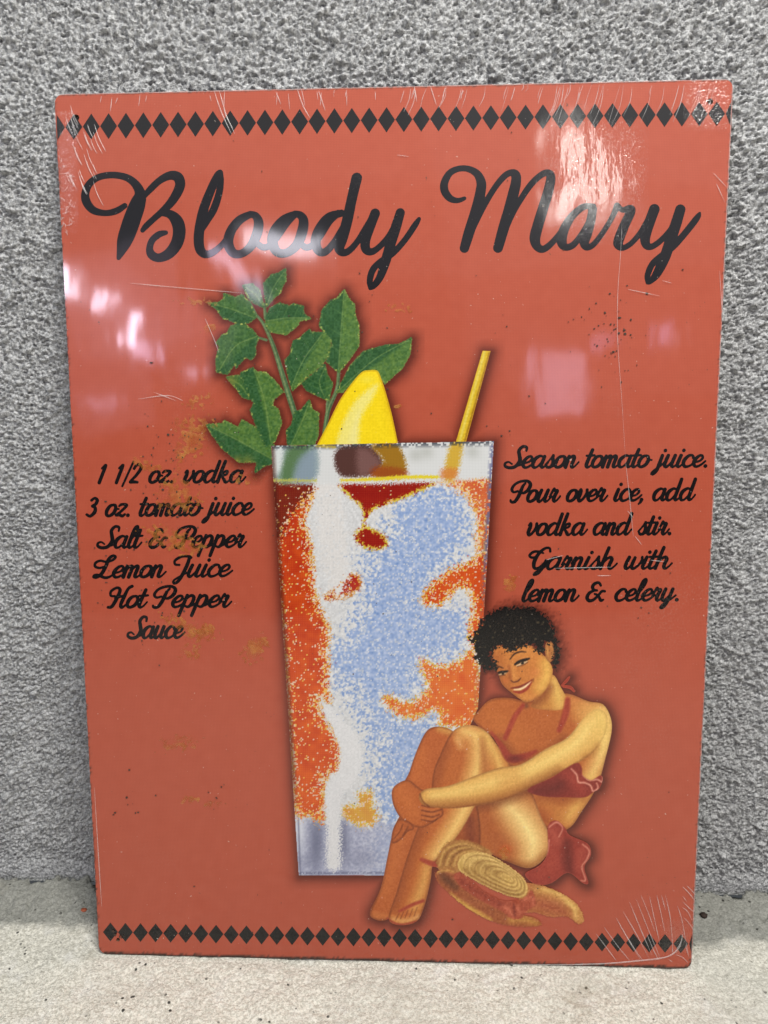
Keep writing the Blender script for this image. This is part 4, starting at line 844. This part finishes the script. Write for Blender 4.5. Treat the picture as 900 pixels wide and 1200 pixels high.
g1, g2, g3 = fft_noise(TN, TN, 2.5, 7, 51), fft_noise(TN, TN, 6, 30, 52), fft_noise(TN, TN, 40, 200, 53)
flr = .00013 * g1 + .00022 * g2 + .00040 * g3 - .0012 * np.clip(g1 * .6 + g2 * .75 - 2.1, 0, .9)
ys = axis(-1.3, WALL_Y + .004, -.14, WALL_Y + .004, .0009, .03); xf = axis(-.75, .75, -.27, .27, .0009, .03)
X, Y = np.meshgrid(xf, ys)
edge = WALL_Y - .0040 + .0016 * tile(g2, X, X * 0 + .1) + .0018 * tile(g3, X * 1.4, X * 0 + .2)
Zf = tile(flr, X + .2, Y + .5)
Zf = Zf - .0090 * np.clip((Y - edge) / .0012, 0, 1)                                   # open crack where it meets the wall
Zf = Zf + .0011 * np.clip((Y - .026 - .006 * tile(g2, X, Y * .4)) / .006, 0, 1) * (Y < edge)   # smeared skim against the wall
under = np.exp(-((Y - .001) / .004) ** 2) * (np.abs(X) < SW / 2 + .004)
Zf = np.where(under > .2, np.minimum(Zf, .00015), Zf)
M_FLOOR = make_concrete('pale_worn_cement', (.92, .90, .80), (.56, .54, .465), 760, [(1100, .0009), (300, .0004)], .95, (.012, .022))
V = np.stack([X, Y, Zf], -1).reshape(-1, 3)
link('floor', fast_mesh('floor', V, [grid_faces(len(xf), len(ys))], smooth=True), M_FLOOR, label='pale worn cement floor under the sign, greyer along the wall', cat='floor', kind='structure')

# ---------------------------------------------------------------- the sign
sign = bpy.data.objects.new('tin_sign', None); COL.objects.link(sign); sign.matrix_world = SIGN_M; sign.empty_display_size = .02
sign['label'] = 'red cocktail recipe sign in wrinkled clear film, leaning on the rough concrete wall'; sign['category'] = 'sign'

RED = np.array([181., 84, 61])
C[:] = RED
paint_celery(); C_cel = C.copy()
paint_lemon_straw(); C_ls = C.copy()
C[:] = RED; paint_glass(); C_gl = C.copy()
paint_woman()
_m = np.maximum(soft_mask(FLD['woman'], 3), soft_mask(FLD['hat'], 3))[..., None]
_g = C.mean(2, keepdims=True); _v = np.array([1.0, .97, .915]) * ((_g + (C - _g) * .88) / 255) ** 1.24 * 1.12 * 255
C[:] = C * (1 - _m) + _v * _m

# panel: sheet with rounded corners, nail holes and the printed glow round the motifs
PG = 2.4
px = np.arange(40, 880, PG); py = np.arange(80, 1150, PG); PX, PY = np.meshgrid(px, py)
U, Vv = sheet(PX, PY); kpx = 1 / .00037
rr = .004; qx = np.abs(U) - SW / 2 + rr; qy = np.abs(Vv) - SHT / 2 + rr
Fp = (np.hypot(np.maximum(qx, 0), np.maximum(qy, 0)) + np.minimum(np.maximum(qx, qy), 0) - rr) * kpx
for hx, hy, hr in ((87.7, 135.5, 3.9), (830.8, 121.3, 3.7), (140, 1099.5, 2.4)): Fp = np.maximum(Fp, hr - np.hypot(PX - hx, PY - hy))
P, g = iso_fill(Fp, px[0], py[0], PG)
u, v = sheet(P[:, 0], P[:, 1])
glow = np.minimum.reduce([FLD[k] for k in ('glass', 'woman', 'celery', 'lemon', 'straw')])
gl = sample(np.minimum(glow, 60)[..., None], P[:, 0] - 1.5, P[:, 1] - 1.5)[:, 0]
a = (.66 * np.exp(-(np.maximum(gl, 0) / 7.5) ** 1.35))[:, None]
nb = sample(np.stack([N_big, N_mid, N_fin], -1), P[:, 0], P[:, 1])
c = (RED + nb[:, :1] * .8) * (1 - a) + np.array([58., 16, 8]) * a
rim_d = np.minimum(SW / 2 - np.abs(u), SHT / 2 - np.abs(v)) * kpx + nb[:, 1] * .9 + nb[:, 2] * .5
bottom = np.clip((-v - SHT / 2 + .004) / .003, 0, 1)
w_ = np.clip((.8 + 3.2 * bottom - rim_d) / 2.2, 0, 1)[:, None] * (.75 + .2 * bottom[:, None]); c = c * (1 - w_) + np.array([52., 32, 24]) * w_  # dark chipped rim; along the bottom the shadow gap is painted in too
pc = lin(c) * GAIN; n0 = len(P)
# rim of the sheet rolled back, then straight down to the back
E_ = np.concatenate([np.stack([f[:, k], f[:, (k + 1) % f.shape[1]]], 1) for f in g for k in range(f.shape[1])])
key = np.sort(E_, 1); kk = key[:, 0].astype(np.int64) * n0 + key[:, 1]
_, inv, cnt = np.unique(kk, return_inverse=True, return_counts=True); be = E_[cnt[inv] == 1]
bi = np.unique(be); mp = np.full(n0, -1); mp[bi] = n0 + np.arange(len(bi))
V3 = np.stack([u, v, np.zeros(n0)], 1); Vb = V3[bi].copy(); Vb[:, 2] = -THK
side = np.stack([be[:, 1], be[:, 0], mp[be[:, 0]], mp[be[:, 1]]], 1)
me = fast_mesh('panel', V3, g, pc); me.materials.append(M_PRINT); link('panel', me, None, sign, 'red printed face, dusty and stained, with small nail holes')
allV = np.vstack([V3[bi], Vb]); rem = np.full(n0 + len(bi), -1); rem[bi] = np.arange(len(bi)); rem[mp[bi]] = len(bi) + np.arange(len(bi))
link('panel_edge', fast_mesh('panel_edge', allV, [rem[side]]), M_EDGE, sign, 'thin dark cut edge of the sheet')
bw, bh = SW / 2 - .0012, SHT / 2 - .0012
link('backing_sheet', fast_mesh('backing_sheet', [(-bw, -bh, -THK + .0001), (bw, -bh, -THK + .0001), (bw, bh, -THK + .0001), (-bw, bh, -THK + .0001)], [np.array([[0, 3, 2, 1]])]), M_EDGE, sign)

def crop(name):
    F = FLD[name]; j, i = np.nonzero(F < 3)
    j0, j1, i0, i1 = max(j.min() - 1, 0), min(j.max() + 2, NH), max(i.min() - 1, 0), min(i.max() + 2, NW)
    return F[j0:j1, i0:i1], i0 * G, j0 * G, G
printed('celery_print', *crop('celery'), .00006, C_cel, sign, M_PRINT, 'printed green celery leaves on thin stems')
printed('straw_print', *crop('straw'), .00006, C_ls, sign, M_PRINT, 'printed yellow drinking straw')
printed('lemon_print', *crop('lemon'), .00010, C_ls, sign, M_PRINT, 'printed yellow lemon wedge')
printed('glass_print', *crop('glass'), .00014, C_gl, sign, M_PRINT, 'printed tall glass of iced tomato juice in coarse colour dots')
wo = printed('woman_print', *crop('woman'), .00020, C, sign, M_PRINT, 'printed woman sitting with arms round her knees in a red swimsuit')
printed('hair', *crop('hair'), .00024, C, wo, M_PRINT, 'short curly black hair')
printed('swimsuit_top', *crop('top'), .00024, C, wo, M_PRINT, 'dull red ruffled swimsuit top with neck straps')
printed('swimsuit_bottom', *crop('bottom'), .00024, C, wo, M_PRINT, 'dull red swimsuit bottom with a bow')
printed('straw_hat_print', *crop('hat'), .00028, C, sign, M_PRINT, 'printed straw sun hat with a red ribbon')

INK = (11, 13, 20)
for w in TITLE:
    printed('title_word', *letter_field(TITLE[w], .7), .7, .00006, INK, sign, M_INK, 'large black script word ' + w)
for t in LINES:
    F, ox, oy = letter_field(line_strokes(*t), .45)
    printed('recipe_line', F, ox, oy, .45, .00006, (15, 12, 13), sign, M_INK, 'black script recipe line: ' + t[0])

def diamond(cx, cy, hw, hh):
    pts = [(cx, cy - hh), (cx - hw, cy), (cx, cy + hh), (cx + hw, cy)]
    uv = [sheet(*p) for p in pts]
    lim = SW / 2 - .0004
    V4 = [(min(max(float(a), -lim), lim), float(b), .00006) for a, b in uv]
    me = fast_mesh('border_diamond', V4, [np.array([[0, 1, 2, 3]])], np.tile(lin((16, 17, 19)) * GAIN, (4, 1)))
    link('border_diamond', me, M_INK, sign)
for k in range(40):
    x = 64.8 + 20.36 * k; t = (x - 65) / 776
    diamond(x, 146.8 - 14.6 * t + 3.4 * t * t, 9.9, 15.2 - .8 * t)
for k in range(39):
    x = 131 + 17.6 * k + .0126 * k * k
    diamond(x, 1090.3 + (x - 131) * .0262, 8.7, 11.0)

# dried glue and rubbed patches
def residue(cx, cy, rx, ry, rot, thr, seed, lab=None):
    st = .8; R = max(rx, ry) * 1.5; n = int(2 * R / st) + 2
    x = cx - R + np.arange(n)[None, :] * st; y = cy - R + np.arange(n)[:, None] * st
    c_, s_ = math.cos(math.radians(rot)), math.sin(math.radians(rot)); a = (x - cx) * c_ + (y - cy) * s_; b = -(x - cx) * s_ + (y - cy) * c_
    nz = fft_noise(max(n, 60), max(n, 60), 7, 34, seed)[:n, :n]
    F = (a / rx) ** 2 + (b / ry) ** 2 - thr - nz * .42
    if (F < 0).sum() < 6: return
    printed('glue_residue', F, cx - R, cy - R, st, .00034, (180, 110, 60), sign, M_RES, lab)
for i, r in enumerate(((208, 580, 24, 19, 20, .55), (210, 533, 9, 15, 10, .4), (196, 628, 26, 13, 10, .5), (222, 640, 22, 9, 0, .3), (232, 470, 18, 8, -10, .3), (226, 498, 28, 12, 0, .3), (226, 516, 15, 18, 10, .5),
                       (172, 543, 22, 6, 24, .4), (222, 735, 34, 9, 24, .4), (240, 738, 16, 8, 0, .5), (300, 758, 11, 15, 30, .8), (212, 868, 24, 10, -5, .35), (250, 940, 12, 5, 0, .3), (222, 762, 14, 12, 0, .3),
                       (230, 352, 30, 6, 0, .1), (245, 384, 8, 5, 0, .5), (225, 936, 12, 5, 0, .3), (290, 560, 20, 8, 0, .1), (470, 360, 16, 6, 0, .2), (592, 1000, 6, 6, 0, .7), (597, 684, 9, 9, 0, .5), (466, 476, 6, 4, 0, .4))):
    residue(r[0], r[1], r[2] * 1.2, r[3] * 1.2, *r[4:], 200 + i)

# grit: tiny specks stuck on the film
R_ = random.Random(5); Vd, Fd = [], []
def speck(x, y, r):
    n = R_.randint(4, 6); a0 = R_.random() * 6; i0 = len(Vd); el = R_.uniform(.5, 1.6)
    for k in range(n):
        a = a0 + k * 6.283 / n; q = r * R_.uniform(.6, 1.2); uu, vv = sheet(x + q * math.cos(a) * el, y + q * math.sin(a)); Vd.append((float(uu), float(vv), .00036))
    uu, vv = sheet(x, y); Vd.append((float(uu), float(vv), .00036 + r * .00022))
    for k in range(n): Fd.append((i0 + (k + 1) % n, i0 + k, i0 + n))
for (cx, cy, rx, ry, n, rm) in ((205, 560, 45, 90, 120, 1.0), (165, 700, 60, 60, 40, .9), (712, 400, 26, 45, 60, 1.0), (715, 380, 50, 30, 24, 1.0), (828, 146, 16, 5, 22, 1.4), (255, 930, 8, 14, 9, 1.2), (150, 940, 18, 40, 16, .9), (560, 380, 220, 220, 46, .7), (460, 640, 330, 420, 150, .75), (130, 680, 20, 50, 26, .9), (420, 350, 60, 30, 12, .9), (600, 690, 120, 60, 20, .7), (140, 1092, 8, 7, 8, 1.3), (750, 700, 40, 30, 20, .8)):
    for _ in range(n):
        x, y = R_.gauss(cx, rx * .6), R_.gauss(cy, ry * .6)
        if 72 < x < 800 and 112 < y < 1110: speck(x, y, R_.uniform(.25, 1) ** 1.6 * rm * 1.5)
link('dirt_specks', fast_mesh('dirt_specks', Vd, [np.array(Fd)]), plain('dark_grit', (.05, .035, .025), .9), sign, 'dark specks of grit on the film', kind='stuff')

# folds and creases of the shrink film: small raised ridges
Vc, Fc = [], []
def crease(pts, w=.9, h=.00030, n=5):
    P_ = catmull(np.array(pts, float), False, n) if len(pts) > 2 else np.array([np.array(pts[0]) + (np.array(pts[1]) - np.array(pts[0])) * t for t in np.linspace(0, 1, 6)], float)
    m = len(P_); i0 = len(Vc)
    for k in range(m):
        T = P_[min(k + 1, m - 1)] - P_[max(k - 1, 0)]; T = T / (np.hypot(*T) + 1e-9); N = np.array([-T[1], T[0]])
        e = math.sin(math.pi * min(max(k / (m - 1), .04), .96)) ** .6; ww = w * e * R_.uniform(.7, 1.2)
        for s, z in ((-1, 0.), (0, h * e), (1, 0.)):
            q = P_[k] + N * s * ww; uu, vv = sheet(*q); uu = min(max(float(uu), -SW / 2), SW / 2); vv = min(max(float(vv), -SHT / 2), SHT / 2); Vc.append((uu, vv, .0004 + z))
    for k in range(m - 1):
        a = i0 + k * 3
        Fc.append((a, a + 1, a + 4, a + 3)); Fc.append((a + 1, a + 2, a + 5, a + 4))
D7 = lambda p: [(700 + x / 6.43, 980 + y / 6.43) for x, y in p]
for p in ([(300, 480), (380, 680), (480, 920)], [(335, 450), (390, 580), (440, 720)], [(400, 460), (440, 640), (480, 820)], [(455, 450), (485, 580), (515, 720)], [(520, 450), (560, 640), (578, 880)], [(200, 570), (300, 740), (400, 930)], [(150, 620), (240, 780), (330, 930)], [(60, 690), (160, 830), (250, 940)], [(0, 740), (90, 860), (150, 940)], [(610, 530), (640, 620), (660, 720), (690, 880)], [(650, 390), (700, 440), (745, 500)], [(680, 380), (720, 420), (745, 450)], [(652, 460), (680, 500)], [(650, 500), (700, 550), (735, 580)], [(650, 545), (690, 580), (720, 640)], [(660, 620), (710, 680), (738, 730)], [(180, 680), (280, 840), (350, 940)], [(380, 740), (430, 860), (470, 935)], [(600, 900), (650, 920), (690, 960)], [(545, 935), (575, 955)], [(560, 905), (600, 870), (640, 800), (655, 740)], [(575, 890), (575, 850)], [(670, 830), (700, 920)], [(250, 500), (340, 720), (420, 900)], [(490, 450), (520, 560)]):
    crease(D7(p), .55, .00028)
crease([(600, 1130), (660, 1131), (710, 1130), (748, 1127), (776, 1124), (790, 1119), (798, 1110), (801, 1096)], 1.0, .0004)
crease([(455, 1129), (520, 1131), (600, 1131)], .8, .0003); crease([(350, 1125), (455, 1129)], .5, .0003)
for k in range(46):                                            # fan along the upper edge
    x = 470 + 380 * R_.random(); L_ = R_.uniform(8, 38) * (1.3 if x > 640 else .8); y0 = 101 - (x - 450) * .012 + R_.uniform(1, 7)
    crease([(x, y0), (x - L_ * .12 + R_.uniform(-2, 2), y0 + L_ * .5), (x - L_ * .3, y0 + L_)], R_.uniform(.3, .6), .00022)
for k in range(14): x = R_.uniform(110, 470); y0 = 109 - (x - 62) * .017 + R_.uniform(1, 5); crease([(x, y0), (x + R_.uniform(-3, 2), y0 + R_.uniform(5, 20))], .5, .0002)
for p in ([(250, 106), (258, 130), (270, 156)], [(256, 106), (264, 134), (274, 156)], [(262, 107), (262, 130), (272, 150)], [(347, 104), (354, 124), (362, 138)], [(352, 104), (356, 124)], [(484, 102), (487, 120)], [(503, 102), (510, 124)], [(322, 107), (328, 122)], [(372, 106), (380, 130)]): crease(p, .75, .00034)
for k in range(26):                                            # drawn film at the upper left corner
    x = R_.uniform(70, 110); y0 = R_.uniform(118, 215); L_ = R_.uniform(10, 34); crease([(x, y0), (x + L_ * .16, y0 + L_ * .5), (x + L_ * .42, y0 + L_)], R_.uniform(.35, .7), .00026)
for k in range(26): x = R_.uniform(67, 82); y0 = R_.uniform(190, 270); a = R_.uniform(0, 6.28); L_ = R_.uniform(4, 10); crease([(x, y0), (x + L_ * .5 * math.cos(a) + 1.5, y0 + L_ * .5 * math.sin(a)), (x + L_ * math.cos(a), y0 + L_ * math.sin(a))], .45, .00024)
crease([(728, 250), (726, 300), (723, 345), (723, 400), (728, 470), (733, 545)], .38, .00018, 7); crease([(733, 545), (738, 590), (742, 630)], .6, .0003)
for p in ([(464, 182), (478, 184)], [(735, 341), (772, 349)], [(775, 331), (786, 334)], [(700, 676), (716, 676)], [(650, 667), (716, 666)], [(640, 657), (660, 652)], [(762, 658), (778, 660)], [(834, 205), (850, 222)], [(838, 218), (848, 240)], [(842, 320), (846, 380)], [(735, 600), (742, 608)], [(744, 630), (752, 640)], [(180, 458), (206, 468)], [(162, 466), (196, 462), (214, 468)], [(240, 372), (252, 400), (256, 412)], [(152, 330), (190, 334), (300, 344)], [(112, 920), (117, 1000), (121, 1060)]): crease(p, .6, .00028)
link('film_creases', fast_mesh('film_creases', Vc, [np.array(Fc)], smooth=False), M_FOLD, sign, 'fine creases of the shrink film round the edges, glints coloured in white', kind='stuff')

# crumpled film patches
def film_patch(x0, x1, y0, y1, amp, lo, hi, seed, lab=None):
    st = .8; nx, ny = int((x1 - x0) / st), int((y1 - y0) / st)
    Xp, Yp = np.meshgrid(x0 + np.arange(nx) * st, y0 + np.arange(ny) * st)
    nz = 1 - np.abs(fft_noise(max(ny, 32), max(nx, 32), lo, hi, seed)[:ny, :nx])
    ex = np.clip(np.minimum(Xp - x0, x1 - Xp) / 6, 0, 1) * np.clip(np.minimum(Yp - y0, y1 - Yp) / 6, 0, 1)
    uu, vv = sheet(Xp, Yp); uu = np.clip(uu, -SW / 2, SW / 2); vv = np.clip(vv, -SHT / 2, SHT / 2)
    z = .00042 + np.clip(nz + .6, 0, 2) * amp * ex
    F = ((Xp - (x0 + x1) / 2) / ((x1 - x0) / 2)) ** 4 + ((Yp - (y0 + y1) / 2) / ((y1 - y0) / 2)) ** 4 - 1 + .25 * nz * 0
    gf = grid_faces(nx, ny)[:, ::-1]; keep = (F.ravel()[gf] < .9).all(1)
    fd = np.clip(1.1 - (F + 1) ** .5 + .35 * (nz - .3), 0, 1).reshape(-1, 1)
    link('crumpled_film', fast_mesh('crumpled_film', np.stack([uu, vv, z], -1).reshape(-1, 3), [gf[keep]], np.repeat(fd, 3, 1), smooth=True), M_CLEAR, sign, lab)
film_patch(799, 858, 95, 158, .00020, 4, 11, 301, 'crumpled clear film over the corner by the nail hole')
film_patch(64, 92, 128, 272, .00022, 4, 10, 302)
film_patch(630, 760, 140, 290, .00012, 4, 12, 303)
film_patch(776, 812, 1078, 1122, .0003, 5, 12, 304)

# film drawn tight over the edges: thin clear bead
def bead(a, b, r, seed):
    n = 60; rr_ = random.Random(seed); Vq, Fq = [], []
    for k in range(n + 1):
        t = k / n; x = a[0] + (b[0] - a[0]) * t; y = a[1] + (b[1] - a[1]) * t; q = r * rr_.uniform(.5, 1.25)
        nx_, ny_ = (1, 0) if abs(a[0] - b[0]) < 1e-6 else (0, 1)
        for s in range(5):
            th = math.pi * s / 4
            Vq.append((x + nx_ * q * math.cos(th), y + ny_ * q * math.cos(th), .0001 + q * math.sin(th)))
    for k in range(n):
        for s in range(4): i = k * 5 + s; Fq.append((i, i + 1, i + 6, i + 5))
    link('film_edge', fast_mesh('film_edge', Vq, [np.array(Fq)], smooth=True), M_FOLD, sign)
hw_, hh_ = SW / 2 - .0003, SHT / 2 - .0003
bead((-hw_, hh_), (hw_, hh_), .00028, 1); bead((hw_, -hh_), (hw_, hh_), .00018, 2)

# ---------------------------------------------------------------- bits lying on the floor
def pebble(name, px_, py_, size, mat, label, cat, flat):
    d = pixel_ray(px_, py_); t = -(CAM[2] - .001) / d[2]; p = CAM + d * t
    r = random.Random(name); n, m = 9, 6; Vp, Fp_ = [], []
    for j in range(m + 1):
        ph = math.pi * j / m
        for i in range(n):
            th = 2 * math.pi * i / n; q = size * r.uniform(.7, 1.2)
            Vp.append((q * math.sin(ph) * math.cos(th) * 1.2, q * math.sin(ph) * math.sin(th), q * flat * math.cos(ph)))
    for j in range(m):
        for i in range(n): Fp_.append((j * n + i, (j + 1) * n + i, (j + 1) * n + (i + 1) % n, j * n + (i + 1) % n))
    o = link(name, fast_mesh(name, Vp, [np.array(Fp_)]), mat, None, label, cat)
    zf = np.array([float(tile(flr, np.array([p[0] + .2]), np.array([p[1] + .5]))[0])])[0] + (.0011 if p[1] > .03 else .0004)
    o.location = (p[0], p[1], zf + size * flat * .7)
    return o
pebble('paint_chip', 98, 1064, .0016, plain('rust_red_paint', (.36, .09, .04)), 'tiny rust red chip lying on the floor by the wall', 'paint chip', .45)
pebble('pebble', 824.5, 1074, .0017, plain('dark_stone', (.035, .02, .014)), 'tiny dark brown pebble on the floor by the sign corner', 'pebble', .7)
